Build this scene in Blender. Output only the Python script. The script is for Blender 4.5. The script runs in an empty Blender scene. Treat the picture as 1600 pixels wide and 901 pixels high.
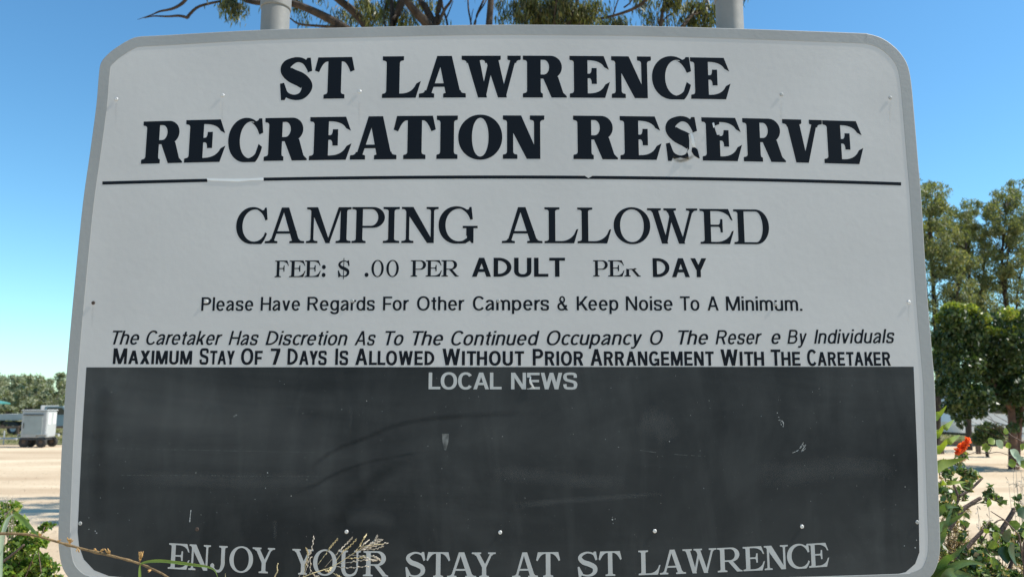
import bpy, bmesh, math, random
import numpy as np
from mathutils import Vector, Matrix
from mathutils.geometry import delaunay_2d_cdt
random.seed(7); rng = np.random.default_rng(7)
scene = bpy.context.scene
COL = scene.collection
R = math.radians

# ---------------------------------------------------------------- camera
FPX, CX, CY, PITCH, EYE = 1244.4, 800.0, 450.5, R(8.2), 1.60
cam = bpy.data.cameras.new('camera'); camo = bpy.data.objects.new('camera', cam); COL.objects.link(camo)
camo.location = (0, 0, EYE); camo.rotation_euler = (R(90) + PITCH, 0, 0)
cam.lens = 28.0; cam.sensor_width = 36.0; cam.clip_start = 0.05; cam.clip_end = 3000
cam.dof.use_dof = True; cam.dof.focus_distance = 1.8; cam.dof.aperture_fstop = 8.0
scene.camera = camo

# ---------------------------------------------------------------- world, sun, exposure
SUN = Vector((0.62, -0.040, 0.785)).normalized()
w = bpy.data.worlds.new("World"); scene.world = w; w.use_nodes = True
nt = w.node_tree; nt.nodes.clear()
sky = nt.nodes.new('ShaderNodeTexSky'); sky.sky_type = 'NISHITA'; sky.sun_disc = False
sky.sun_elevation = math.asin(SUN.z); sky.sun_rotation = math.atan2(SUN.x, SUN.y)
sky.air_density = 1.0; sky.dust_density = 0.3; sky.ozone_density = 1.8
bg = nt.nodes.new('ShaderNodeBackground'); bg.inputs[1].default_value = 0.13
hs = nt.nodes.new('ShaderNodeHueSaturation'); hs.inputs['Saturation'].default_value = 1.15
tn = nt.nodes.new('ShaderNodeMix'); tn.data_type = 'RGBA'; tn.blend_type = 'MULTIPLY'; tn.inputs[0].default_value = 1.0
tn.inputs[7].default_value = (0.77, 1.07, 1.09, 1)
out = nt.nodes.new('ShaderNodeOutputWorld')
nt.links.new(sky.outputs[0], hs.inputs['Color']); nt.links.new(hs.outputs[0], tn.inputs[6]); nt.links.new(tn.outputs[2], bg.inputs[0]); nt.links.new(bg.outputs[0], out.inputs[0])
sl = bpy.data.lights.new('sun', 'SUN'); sl.energy = 5.0; sl.angle = R(0.53); sl.color = (1.0, 0.95, 0.86)
so = bpy.data.objects.new('sun', sl); COL.objects.link(so); so.rotation_euler = SUN.to_track_quat('Z', 'Y').to_euler()
so.location = SUN * 30
scene.view_settings.view_transform = 'Standard'; scene.view_settings.look = 'None'
scene.view_settings.exposure = 0.45; scene.view_settings.gamma = 1.0
scene.render.engine = 'CYCLES'
scene.cycles.max_bounces = 8; scene.cycles.transparent_max_bounces = 8

# ---------------------------------------------------------------- helpers
ct, sn = math.cos(PITCH), math.sin(PITCH)
def P(x, y, Y):
    """point seen at photo pixel (x, y) on the vertical plane at distance Y"""
    a = (x - CX) / FPX; b = (CY - y) / FPX
    d = Vector((a, ct - b * sn, sn + b * ct))
    return Vector((0, 0, EYE)) + d * (Y / d.y)
def G(x, y):
    a = (x - CX) / FPX; b = (CY - y) / FPX
    d = Vector((a, ct - b * sn, sn + b * ct)); t = -EYE / d.z
    return Vector((d.x * t, d.y * t, 0))

def mat(name, col, rough=0.7, metal=0.0, vary=0.0, scale=5.0, bump=0.0, bscale=40.0, col2=None, trans=0.0, tone=None, spec=0.5, detail=6.0, stretch=(1, 1, 1)):
    m = bpy.data.materials.new(name); m.use_nodes = True
    n = m.node_tree.nodes; l = m.node_tree.links; b = n['Principled BSDF']
    b.inputs['Roughness'].default_value = rough; b.inputs['Metallic'].default_value = metal
    b.inputs['Specular IOR Level'].default_value = spec
    c = tuple(col) + (1,)
    b.inputs['Base Color'].default_value = c
    cs = None
    if tone:                                           # per-leaf natural colour spread
        at = n.new('ShaderNodeAttribute'); at.attribute_name = 'tone'
        r = n.new('ShaderNodeValToRGB'); r.color_ramp.interpolation = 'LINEAR'
        e = r.color_ramp.elements
        while len(e) < len(tone): e.new(0.5)
        for i, (p, cc) in enumerate(tone): e[i].position = p; e[i].color = tuple(cc) + (1,)
        l.new(at.outputs['Fac'], r.inputs[0]); cs = r.outputs[0]
    elif vary > 0 or col2:
        tc = n.new('ShaderNodeTexCoord'); mp = n.new('ShaderNodeMapping'); mp.inputs['Scale'].default_value = stretch
        no = n.new('ShaderNodeTexNoise'); no.inputs['Scale'].default_value = scale; no.inputs['Detail'].default_value = detail
        l.new(tc.outputs['Object'], mp.inputs[0]); l.new(mp.outputs[0], no.inputs['Vector'])
        r = n.new('ShaderNodeValToRGB'); e = r.color_ramp.elements
        e[0].position = 0.33; e[1].position = 0.67
        c2 = col2 if col2 else tuple(v * (1 - vary) for v in col)
        e[0].color = tuple(c2) + (1,); e[1].color = c if col2 else tuple(min(1, v * (1 + vary * 0.5)) for v in col) + (1,)
        l.new(no.outputs['Fac'], r.inputs[0]); cs = r.outputs[0]
    if cs is not None: l.new(cs, b.inputs['Base Color'])
    if bump > 0:
        tc = n.new('ShaderNodeTexCoord'); nb = n.new('ShaderNodeTexNoise'); nb.inputs['Scale'].default_value = bscale; nb.inputs['Detail'].default_value = 8
        bu = n.new('ShaderNodeBump'); bu.inputs['Strength'].default_value = bump; bu.inputs['Distance'].default_value = 0.02
        l.new(tc.outputs['Object'], nb.inputs['Vector']); l.new(nb.outputs['Fac'], bu.inputs['Height']); l.new(bu.outputs[0], b.inputs['Normal'])
    if trans > 0:
        t = n.new('ShaderNodeBsdfTranslucent'); mx = n.new('ShaderNodeMixShader'); mx.inputs[0].default_value = trans
        if cs is not None:
            g = n.new('ShaderNodeMix'); g.data_type = 'RGBA'; g.blend_type = 'MULTIPLY'; g.inputs[0].default_value = 1
            g.inputs[7].default_value = (1.6, 1.7, 0.7, 1); l.new(cs, g.inputs[6]); l.new(g.outputs[2], t.inputs[0])
        else: t.inputs[0].default_value = (col[0] * 1.5, col[1] * 1.6, col[2] * 0.7, 1)
        l.new(b.outputs[0], mx.inputs[1]); l.new(t.outputs[0], mx.inputs[2]); l.new(mx.outputs[0], n['Material Output'].inputs[0])
    return m

def link(name, me, m=None, parent=None, loc=(0, 0, 0), smooth=False):
    o = bpy.data.objects.new(name, me); COL.objects.link(o)
    if m is not None and not me.materials: me.materials.append(m)
    if parent is not None: o.parent = parent
    o.location = loc
    if smooth: me.polygons.foreach_set('use_smooth', [True] * len(me.polygons))
    return o
def tag(o, label=None, cat=None, group=None, kind=None):
    if label: o['label'] = label
    if cat: o['category'] = cat
    if group: o['group'] = group
    if kind: o['kind'] = kind
    return o
def empty(name, loc, label, cat, group=None, rz=0):
    o = bpy.data.objects.new(name, None); COL.objects.link(o); o.location = loc; o.rotation_euler.z = rz
    o.empty_display_size = 0.2
    return tag(o, label, cat, group)

class MB:
    """collects simple shapes; build() links them as one mesh"""
    def __init__(s): s.v = []; s.f = []
    def add(s, vs, fs):
        k = len(s.v); s.v += [tuple(v) for v in vs]; s.f += [tuple(i + k for i in f) for f in fs]; return s
    def box(s, c, d, rz=0, ch=0.0):
        c = Vector(c); x, y, z = (q / 2 for q in d)
        if ch <= 0:
            vs = [Vector((i * x, j * y, k * z)) for i in (-1, 1) for j in (-1, 1) for k in (-1, 1)]
            fs = [(0, 1, 3, 2), (4, 6, 7, 5), (0, 4, 5, 1), (2, 3, 7, 6), (0, 2, 6, 4), (1, 5, 7, 3)]
        else:
            bm = bmesh.new(); bmesh.ops.create_cube(bm, size=1)
            for v in bm.verts: v.co = Vector((v.co.x * x * 2, v.co.y * y * 2, v.co.z * z * 2))
            bmesh.ops.bevel(bm, geom=bm.edges[:], offset=ch, segments=2, profile=0.6, affect='EDGES')
            bm.verts.index_update(); vs = [v.co.copy() for v in bm.verts]; fs = [[v.index for v in f.verts] for f in bm.faces]; bm.free()
        r = Matrix.Rotation(rz, 3, 'Z')
        return s.add([r @ v + c for v in vs], fs)
    def tube(s, pts, rad, n=6, caps=True):
        pts = [Vector(p) for p in pts]
        if not isinstance(rad, (list, tuple)): rad = [rad] * len(pts)
        k = len(s.v); up = Vector((0.13, 0.21, 0.97))
        for i, p in enumerate(pts):
            t = (pts[min(i + 1, len(pts) - 1)] - pts[max(i - 1, 0)])
            t = t.normalized() if t.length > 1e-9 else Vector((0, 0, 1))
            a = t.cross(up)
            if a.length < 0.1: a = t.cross(Vector((1, 0, 0.1)))
            a.normalize(); b = t.cross(a)
            for j in range(n):
                q = 2 * math.pi * j / n
                s.v.append(tuple(p + (a * math.cos(q) + b * math.sin(q)) * rad[i]))
        for i in range(len(pts) - 1):
            for j in range(n):
                s.f.append((k + i * n + j, k + i * n + (j + 1) % n, k + (i + 1) * n + (j + 1) % n, k + (i + 1) * n + j))
        if caps:
            s.f.append(tuple(k + j for j in range(n))[::-1]); s.f.append(tuple(k + (len(pts) - 1) * n + j for j in range(n)))
        return s
    def lathe(s, prof, n=20, M=Matrix.Identity(4)):
        k = len(s.v)
        for (r, z) in prof:
            for j in range(n):
                q = 2 * math.pi * j / n; s.v.append(tuple(M @ Vector((r * math.cos(q), r * math.sin(q), z))))
        for i in range(len(prof) - 1):
            for j in range(n):
                s.f.append((k + i * n + j, k + i * n + (j + 1) % n, k + (i + 1) * n + (j + 1) % n, k + (i + 1) * n + j))
        return s
    def build(s, name, m, parent=None, smooth=False, off=(0, 0, 0)):
        me = bpy.data.meshes.new(name)
        o = Vector(off)
        me.from_pydata([tuple(Vector(v) - o) for v in s.v], [], s.f); me.update()
        ob = link(name, me, m, parent, (0, 0, 0))
        if parent is None: ob.location = off
        if smooth: me.polygons.foreach_set('use_smooth', [True] * len(me.polygons))
        return ob

def quads(V, tone):
    """V (n,4,3) quads -> mesh with a per-face 'tone'"""
    n = len(V); me = bpy.data.meshes.new('leaves')
    me.vertices.add(n * 4); me.vertices.foreach_set('co', np.ascontiguousarray(V, dtype=np.float32).ravel())
    me.loops.add(n * 4); me.loops.foreach_set('vertex_index', np.arange(n * 4, dtype=np.int32))
    me.polygons.add(n); me.polygons.foreach_set('loop_start', np.arange(0, n * 4, 4, dtype=np.int32))
    me.update(calc_edges=True)
    a = me.attributes.new('tone', 'FLOAT', 'FACE'); a.data.foreach_set('value', np.asarray(tone, dtype=np.float32))
    return me
def unit(a): return a / np.maximum(np.linalg.norm(a, axis=-1, keepdims=True), 1e-9)
def leaves(C, L, W, droop=0.8, tone=None, curl=0.15, jit=0.35):
    """diamond leaves centred at C; droop 1 = hanging straight down, 0 = any direction"""
    n = len(C)
    d = rng.normal(size=(n, 3)); d = unit(d)
    d = unit(d * (1 - droop) + np.array([0, 0, -1.0]) * droop + rng.normal(size=(n, 3)) * 0.12)
    s = unit(np.cross(d, unit(rng.normal(size=(n, 3)))))
    nn = np.cross(d, s)
    l = L * (1 + jit * rng.uniform(-1, 1, (n, 1))); wd = W * (1 + jit * rng.uniform(-1, 1, (n, 1)))
    V = np.stack([C - d * l / 2, C + s * wd / 2 - d * l * 0.05 + nn * l * curl * .5, C + d * l / 2 , C - s * wd / 2 - d * l * 0.05 + nn * l * curl * .5], axis=1)
    if tone is None: tone = rng.uniform(0, 1, n)
    return V, tone
def clump(c, r, n, flat=1.0, shell=0.0):
    q = unit(rng.normal(size=(n, 3))) * (rng.uniform(shell, 1, (n, 1)) ** (1 / 2.2)) * np.asarray(r)
    q[:, 2] *= flat
    return np.asarray(c) + q

# ---------------------------------------------------------------- materials
M = {}
M['panel'] = mat('sign_white', (0.56, 0.54, 0.52), 0.5, spec=.3, vary=0.07, scale=3.0, bump=0.02, bscale=60)
M['frame'] = mat('frame_aluminium', (0.33, 0.33, 0.32), 0.6, 0.0, vary=0.10, scale=5, bump=0.03, bscale=90, stretch=(1, 1, 0.3))
M['ink'] = mat('vinyl_black', (0.006, 0.008, 0.012), 0.5, spec=.12)
M['silver'] = mat('vinyl_grey', (0.46, 0.46, 0.445), 0.5, vary=0.08, scale=30)
M['rivet'] = mat('rivet_metal', (0.62, 0.61, 0.59), 0.5, 0.4)
M['rivet_dull'] = mat('rivet_dull', (0.36, 0.36, 0.35), 0.6, 0.2)
M['rivet_rust'] = mat('rivet_rust', (0.06, 0.04, 0.03), 0.7)
M['chalk'] = mat('chalk', (0.40, 0.41, 0.40), 0.9, vary=0.3, scale=300)
M['post'] = mat('post_steel', (0.22, 0.215, 0.20), 0.6, 0.0, vary=0.12, scale=14, bump=0.04, bscale=50)
M['bark'] = mat('gum_bark', (0.075, 0.052, 0.036), 0.9, vary=0.5, scale=9, bump=1.0, bscale=30, col2=(0.018, 0.013, 0.010), stretch=(1, 1, 0.25))
M['bark_red'] = mat('gum_bark_red', (0.19, 0.10, 0.06), 0.9, bump=0.6, bscale=30, scale=8, col2=(0.07, 0.04, 0.03))
M['gum'] = mat('gum_leaf', (0.1, 0.12, 0.05), 0.5, trans=0.35, tone=[(0, (0.035, 0.05, 0.028)), (0.5, (0.075, 0.095, 0.045)), (0.85, (0.13, 0.15, 0.05)), (1, (0.20, 0.15, 0.07))])
M['gum_gold'] = mat('gum_leaf_pale', (0.1, 0.12, 0.05), 0.45, trans=0.4, tone=[(0, (0.06, 0.075, 0.035)), (0.6, (0.16, 0.17, 0.05)), (1, (0.27, 0.23, 0.10))])
M['wattle'] = mat('right_gum_leaf', (0.1, 0.12, 0.05), 0.55, trans=0.35, tone=[(0, (0.08, 0.10, 0.05)), (0.6, (0.17, 0.19, 0.08)), (1, (0.30, 0.27, 0.12))])
M['fig'] = mat('fig_leaf', (0.05, 0.08, 0.03), 0.42, trans=0.22, tone=[(0, (0.022, 0.045, 0.018)), (0.7, (0.05, 0.085, 0.022)), (1, (0.12, 0.14, 0.03))])
M['fig_new'] = mat('fig_new_leaf', (0.2, 0.25, 0.04), 0.35, trans=0.4, tone=[(0, (0.11, 0.16, 0.028)), (.6, (0.22, 0.26, 0.045)), (1, (0.40, 0.38, 0.08))])
M['far'] = mat('far_leaf_hazed', (0.1, 0.12, 0.06), 0.7, trans=0.3, tone=[(0, (0.15, 0.17, 0.12)), (0.6, (0.24, 0.26, 0.16)), (1, (0.36, 0.34, 0.24))])  # distance haze put into the leaf colour, paler and greyer
M['bush'] = mat('bush_leaf', (0.1, 0.2, 0.04), 0.35, trans=0.4, tone=[(0, (0.06, 0.12, 0.025)), (0.6, (0.16, 0.26, 0.045)), (0.93, (0.30, 0.36, 0.08)), (1, (0.42, 0.28, 0.12))])
M['shrub'] = mat('shrub_leaf', (0.06, 0.1, 0.03), 0.42, trans=0.3, tone=[(0, (0.035, 0.07, 0.028)), (0.5, (0.09, 0.15, 0.04)), (0.78, (0.20, 0.26, 0.07)), (0.88, (0.42, 0.36, 0.22)), (1, (0.50, 0.30, 0.18))])
M['strap'] = mat('strap_leaf', (0.20, 0.25, 0.035), 0.4, vary=0.3, scale=20, trans=0.35, stretch=(1, 1, 1))
M['strap_dark'] = mat('strap_leaf_green', (0.07, 0.12, 0.03), 0.4, vary=0.35, scale=25, trans=0.3)
M['leaf'] = mat('creeper_leaf', (0.19, 0.25, 0.035), 0.4, vary=0.35, scale=60, trans=0.4)
M['leaf_pale'] = mat('creeper_leaf_back', (0.42, 0.50, 0.38), 0.5, vary=0.15, scale=40, trans=0.2)
M['petal'] = mat('petal', (0.85, 0.15, 0.045), 0.5, vary=0.3, scale=60, trans=0.3)
M['stick'] = mat('stick', (0.17, 0.11, 0.085), 0.8, bump=0.4, bscale=200, scale=60, col2=(0.07, 0.045, 0.035))
M['twig'] = mat('twig', (0.26, 0.17, 0.075), 0.7, scale=50, col2=(0.11, 0.07, 0.03), bump=0.3, bscale=300)
M['twig_bud'] = mat('twig_bud', (0.48, 0.28, 0.10), 0.7, vary=0.3, scale=200)
M['straw'] = mat('straw', (0.60, 0.50, 0.29), 0.6, vary=0.25, scale=150, trans=0.15)
M['straw_grey'] = mat('straw_grey', (0.50, 0.44, 0.36), 0.8, vary=0.3, scale=300)
M['blade'] = mat('grass_blade', (0.20, 0.30, 0.07), 0.4, vary=0.3, scale=30, trans=0.4)
M['steel_grey'] = mat('trailer_grey', (0.40, 0.405, 0.40), 0.5, 0.1, vary=0.12, scale=3)
M['steel_light'] = mat('trailer_light', (0.42, 0.43, 0.42), 0.5, vary=0.08, scale=3)
M['door_grey'] = mat('trailer_door', (0.30, 0.33, 0.32), 0.5, vary=0.1, scale=3)
M['white'] = mat('white_paint', (0.78, 0.78, 0.76), 0.4, vary=0.05, scale=2)
M['dark'] = mat('dark_paint', (0.025, 0.025, 0.028), 0.5, vary=0.2, scale=5)
M['rubber'] = mat('rubber', (0.035, 0.033, 0.03), 0.85, vary=0.3, scale=20)
M['glass'] = mat('dark_glass', (0.015, 0.018, 0.02), 0.08)
M['ute'] = mat('ute_paint', (0.24, 0.30, 0.32), 0.35, vary=0.05, scale=2)
M['teal'] = mat('teal_roof', (0.06, 0.22, 0.19), 0.45, vary=0.1, scale=2)
M['wood'] = mat('weathered_timber', (0.13, 0.09, 0.065), 0.9, vary=0.4, scale=6, bump=0.5, bscale=30)

def blackboard_mat():
    m = bpy.data.materials.new('chalkboard'); m.use_nodes = True
    n = m.node_tree.nodes; l = m.node_tree.links; b = n['Principled BSDF']
    b.inputs['Roughness'].default_value = 0.6; b.inputs['Specular IOR Level'].default_value = 0.2
    tc = n.new('ShaderNodeTexCoord')
    def noise(scale, st, lo, hi, a, c, detail=5, rot=0):
        mp = n.new('ShaderNodeMapping'); mp.inputs['Scale'].default_value = st; mp.inputs['Rotation'].default_value = (0, rot, 0)
        no = n.new('ShaderNodeTexNoise'); no.inputs['Scale'].default_value = scale; no.inputs['Detail'].default_value = detail; no.inputs['Distortion'].default_value = .6; no.inputs['Roughness'].default_value = .62
        mr = n.new('ShaderNodeMapRange'); mr.inputs[1].default_value = lo; mr.inputs[2].default_value = hi; mr.inputs[3].default_value = a; mr.inputs[4].default_value = c
        l.new(tc.outputs['Object'], mp.inputs[0]); l.new(mp.outputs[0], no.inputs['Vector']); l.new(no.outputs['Fac'], mr.inputs[0]); return mr.outputs[0]
    smear = noise(1.7, (1, 1, 1.3), .38, .68, 0.0, .8)            # wiped chalk dust
    streak = noise(11, (1, 1, 0.30), .45, .72, 0.0, .5, 9)            # vertical run marks
    wipe = noise(4, (0.30, 1, 1.5), .46, .72, 0.0, .6, 9, rot=R(-9))
    speck = noise(190, (1, 1, 1), .70, .78, 0.0, 1.6, 2)
    s1 = n.new('ShaderNodeMath'); s1.operation = 'ADD'; l.new(smear, s1.inputs[0]); l.new(streak, s1.inputs[1])
    s2 = n.new('ShaderNodeMath'); s2.operation = 'ADD'; l.new(s1.outputs[0], s2.inputs[0]); l.new(wipe, s2.inputs[1])
    s3 = n.new('ShaderNodeMath'); s3.operation = 'ADD'; l.new(s2.outputs[0], s3.inputs[0]); l.new(speck, s3.inputs[1])
    r = n.new('ShaderNodeMapRange'); r.data_type = 'FLOAT'; r.inputs[1].default_value = 0; r.inputs[2].default_value = 2.4; r.inputs[3].default_value = 0; r.inputs[4].default_value = 1
    l.new(s3.outputs[0], r.inputs[0])
    mx = n.new('ShaderNodeMix'); mx.data_type = 'RGBA'; mx.inputs[6].default_value = (0.013, 0.0155, 0.017, 1); mx.inputs[7].default_value = (0.088, 0.092, 0.090, 1)
    l.new(r.outputs[0], mx.inputs[0]); l.new(mx.outputs[2], b.inputs['Base Color'])
    return m
M['board'] = blackboard_mat()

def ground_mat(name, c1, c2, c3, sc=0.35):
    m = bpy.data.materials.new(name); m.use_nodes = True
    n = m.node_tree.nodes; l = m.node_tree.links; b = n['Principled BSDF']; b.inputs['Roughness'].default_value = 0.95
    b.inputs['Specular IOR Level'].default_value = 0.1
    tc = n.new('ShaderNodeTexCoord')
    mp = n.new('ShaderNodeMapping'); mp.inputs['Scale'].default_value = (0.5, 1.6, 1); mp.inputs['Rotation'].default_value = (0, 0, R(8)); l.new(tc.outputs['Object'], mp.inputs[0])
    n1 = n.new('ShaderNodeTexNoise'); n1.inputs['Scale'].default_value = sc; n1.inputs['Detail'].default_value = 8; l.new(mp.outputs[0], n1.inputs['Vector'])
    r = n.new('ShaderNodeValToRGB'); e = r.color_ramp.elements; e[0].position = .36; e[0].color = tuple(c1) + (1,); e[1].position = .62; e[1].color = tuple(c2) + (1,)
    l.new(n1.outputs['Fac'], r.inputs[0])
    n2 = n.new('ShaderNodeTexNoise'); n2.inputs['Scale'].default_value = 9; n2.inputs['Detail'].default_value = 10; l.new(tc.outputs['Object'], n2.inputs['Vector'])
    r2 = n.new('ShaderNodeMapRange'); r2.inputs[1].default_value = .58; r2.inputs[2].default_value = .72; l.new(n2.outputs['Fac'], r2.inputs[0])
    mx = n.new('ShaderNodeMix'); mx.data_type = 'RGBA'; mx.inputs[7].default_value = tuple(c3) + (1,)
    l.new(r2.outputs[0], mx.inputs[0]); l.new(r.outputs[0], mx.inputs[6]); l.new(mx.outputs[2], b.inputs['Base Color'])
    n3 = n.new('ShaderNodeTexNoise'); n3.inputs['Scale'].default_value = 25; n3.inputs['Detail'].default_value = 8; l.new(tc.outputs['Object'], n3.inputs['Vector'])
    bu = n.new('ShaderNodeBump'); bu.inputs['Strength'].default_value = .5; bu.inputs['Distance'].default_value = .03
    l.new(n3.outputs['Fac'], bu.inputs['Height']); l.new(bu.outputs[0], b.inputs['Normal'])
    return m
M['sand'] = ground_mat('sandy_earth', (0.44, 0.33, 0.22), (0.62, 0.50, 0.35), (0.38, 0.285, 0.185))
M['dry'] = ground_mat('dry_grass_ground', (0.10, 0.115, 0.045), (0.24, 0.20, 0.10), (0.12, 0.12, 0.05), 0.8)

# ================================================================ SETTING
g = MB(); N = 40
def ground_sheet(name, x0, x1, y0, y1, z, m, amp=0.0, n=2):
    b = MB(); vs = []; fs = []
    for j in range(n + 1):
        for i in range(n + 1):
            vs.append((x0 + (x1 - x0) * i / n, y0 + (y1 - y0) * j / n, z + amp * random.uniform(-1, 1)))
    for j in range(n):
        for i in range(n):
            k = j * (n + 1) + i; fs.append((k, k + 1, k + n + 2, k + n + 1))
    b.add(vs, fs); return tag(b.build(name, m, smooth=True), kind='structure')
ground_sheet('ground', -1500, 1500, -60, 2400, 0.0, M['sand'])
ground_sheet('grass_ground', -1500, 1500, 31.6, 2300, 0.02, M['dry'])

# ================================================================ SIGN
YB = 1.75
def cr(pts, per=6, closed=False):
    n = len(pts); outp = []
    rg = range(n if closed else n - 1)
    for i in rg:
        if closed: p0, p1, p2, p3 = (pts[(i + k) % n] for k in (-1, 0, 1, 2))
        else: p0, p1, p2, p3 = pts[max(i - 1, 0)], pts[i], pts[i + 1], pts[min(i + 2, n - 1)]
        for s in range(per):
            t = s / per
            outp.append(tuple(0.5 * (2 * b + (c - a) * t + (2 * a - 5 * b + 4 * c - d) * t * t + (3 * b - a - 3 * c + d) * t ** 3) for a, b, c, d in zip(p0, p1, p2, p3)))
    if not closed: outp.append(tuple(pts[-1]))
    return outp
BASE = Vector((0.0, YB, 0.0))
sign = empty('camping_sign', BASE, 'large white campground notice board with black lettering and blackboard, on two grey pipe posts', 'sign')
def bp(x, y):                                     # photo pixel -> (X, Z) on the board
    p = P(x, y, YB); return (p.x, p.z)
contour = [(157.5, 98), (153.8, 120), (150, 165), (140, 240), (129, 318), (117.5, 430), (107, 542), (101, 620), (96, 700), (93, 770), (90.8, 832), (92.2, 862), (98, 888), (112, 907), (132, 918), (170, 921), (450, 926), (780, 928), (1150, 923),
           (1400, 916), (1432, 912), (1455, 900), (1466, 878), (1469.4, 850), (1467.8, 800), (1464.4, 700), (1461, 605), (1456.7, 550), (1448.5, 450), (1440.2, 315), (1434.8, 250), (1428.5, 175), (1424, 128), (1418.5, 102), (1408, 84), (1393.5, 69.5), (1377, 59), (1357, 53.0), (1335, 51.2), (1180, 45.5), (1040, 41.3), (930, 39.3), (755, 38.6), (580, 42), (409, 46.5), (255, 55), (216, 57.3), (199, 63.5), (184, 72.5), (170, 83)]
oc = cr([bp(*p) for p in contour], 5, True)
def offset(loop, d):
    n = len(loop); res = []
    for i in range(n):
        a = Vector(loop[i - 1]); b = Vector(loop[(i + 1) % n]); t = (b - a).normalized(); nrm = Vector((-t.y, t.x))
        res.append((loop[i][0] + nrm.x * d, loop[i][1] + nrm.y * d))
    return res
c0 = sum((Vector(p) for p in oc), Vector((0, 0))) / len(oc)
tst = offset(oc, 0.01)
sgn = 1 if (Vector(tst[0]) - c0).length < (Vector(oc[0]) - c0).length else -1
loops = [(0.0, 0.030), (0.0, 0.0015), (0.0006, 0.0002), (0.0018, -0.0004), (0.0254, -0.0005), (0.0262, -0.0001), (0.0264, 0.0006)]
fb = MB(); nl = len(oc)
for off, yy in loops:
    fb.v += [(x, yy, z) for x, z in offset(oc, sgn * off)]
for k in range(len(loops) - 1):
    for i in range(nl):
        fb.f.append((k * nl + i, k * nl + (i + 1) % nl, (k + 1) * nl + (i + 1) % nl, (k + 1) * nl + i))
fb.build('frame', M['frame'], sign)
pc = offset(oc, sgn * 0.012)
pb = MB(); pb.v = [(x, 0.0, z) for x, z in pc] + [(x, 0.004, z) for x, z in pc]
_ov, _oe, _of = delaunay_2d_cdt([Vector(p) for p in pc], [], [list(range(nl))], 1, 1e-7, False)[:3]
pb.v = [(v.x, 0.0, v.y) for v in _ov] + [(v.x, 0.004, v.y) for v in _ov]; nl = len(_ov)
pb.f = [tuple(f) for f in _of] + [tuple(i + nl for i in f)[::-1] for f in _of] + [(i, (i + 1) % nl, nl + (i + 1) % nl, nl + i) for i in range(nl)]
pb.build('panel', M['panel'], sign)

def flat_mesh(vs, tris, y_front, thick):
    """vs (X,Z) triangulated; front sheet plus edge walls"""
    nv = len(vs); v = [(x, y_front, z) for x, z in vs] + [(x, y_front + thick, z) for x, z in vs]
    cnt = {}; f = []
    for t in tris:
        a, b, c = t[:3]
        f.append(tuple(t))
        m = len(t)
        for i in range(m):
            e = (t[i], t[(i + 1) % m]); k = tuple(sorted(e)); cnt.setdefault(k, []).append(e)
    for k, es in cnt.items():
        if len(es) == 1:
            a, b = es[0]; f.append((b, a, a + nv, b + nv))
    me = bpy.data.meshes.new('lettering'); me.from_pydata(v, [], f); me.update(); return me

bbc = [(135, 573.5)] + [(129.5, 660), (124.5, 760), (121.3, 830), (123.5, 852), (131, 873), (147, 890), (170, 899), (250, 906), (500, 913), (780, 915), (1100, 910), (1331, 901.5), (1390, 899), (1415, 893), (1430, 880), (1436.5, 862), (1436, 830), (1433.5, 720), (1427.5, 572.5), (1100, 573.6), (780, 574.4), (450, 574)]
bl = [bp(*p) for p in bbc]
_ov, _oe, _of = delaunay_2d_cdt([Vector(p) for p in bl], [], [list(range(len(bl)))], 1, 1e-7, False)[:3]
link('blackboard', flat_mesh([tuple(v) for v in _ov], [tuple(f) for f in _of], -0.0001, 0.0001), M['board'], sign)

# ---- serif glyphs, drawn as shapes on a cap-height-1 grid
def ell(cx, cy, rx, ry, a0=0, a1=360, n=40):
    return [(cx + rx * math.cos(R(a0 + (a1 - a0) * i / n)), cy + ry * math.sin(R(a0 + (a1 - a0) * i / n))) for i in range(n if a1 - a0 == 360 else n + 1)]
def qb(p0, p1, p2, n=7):
    return [tuple((1 - t) ** 2 * a + 2 * t * (1 - t) * b + t * t * c for a, b, c in zip(p0, p1, p2)) for t in (i / n for i in range(n + 1))]
def sell(cx, cy, rx, ry, e=2.0, n=48):
    r = []
    for i in range(n):
        t = 2 * math.pi * i / n; c, s = math.cos(t), math.sin(t)
        r.append((cx + rx * math.copysign(abs(c) ** (2 / e), c), cy + ry * math.copysign(abs(s) ** (2 / e), s)))
    return r
def vstroke(pts, wd, per=8):
    """variable-width stroke along a smooth path"""
    q = cr([tuple(p) + (w,) for p, w in zip(pts, wd)], per); L = []; Rr = []
    for i, (x, y, w) in enumerate(q):
        a = q[max(i - 1, 0)]; b = q[min(i + 1, len(q) - 1)]; dx, dy = b[0] - a[0], b[1] - a[1]; d = math.hypot(dx, dy) or 1
        L.append((x - dy / d * w / 2, y + dx / d * w / 2)); Rr.append((x + dy / d * w / 2, y - dx / d * w / 2))
    return L + Rr[::-1]
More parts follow.
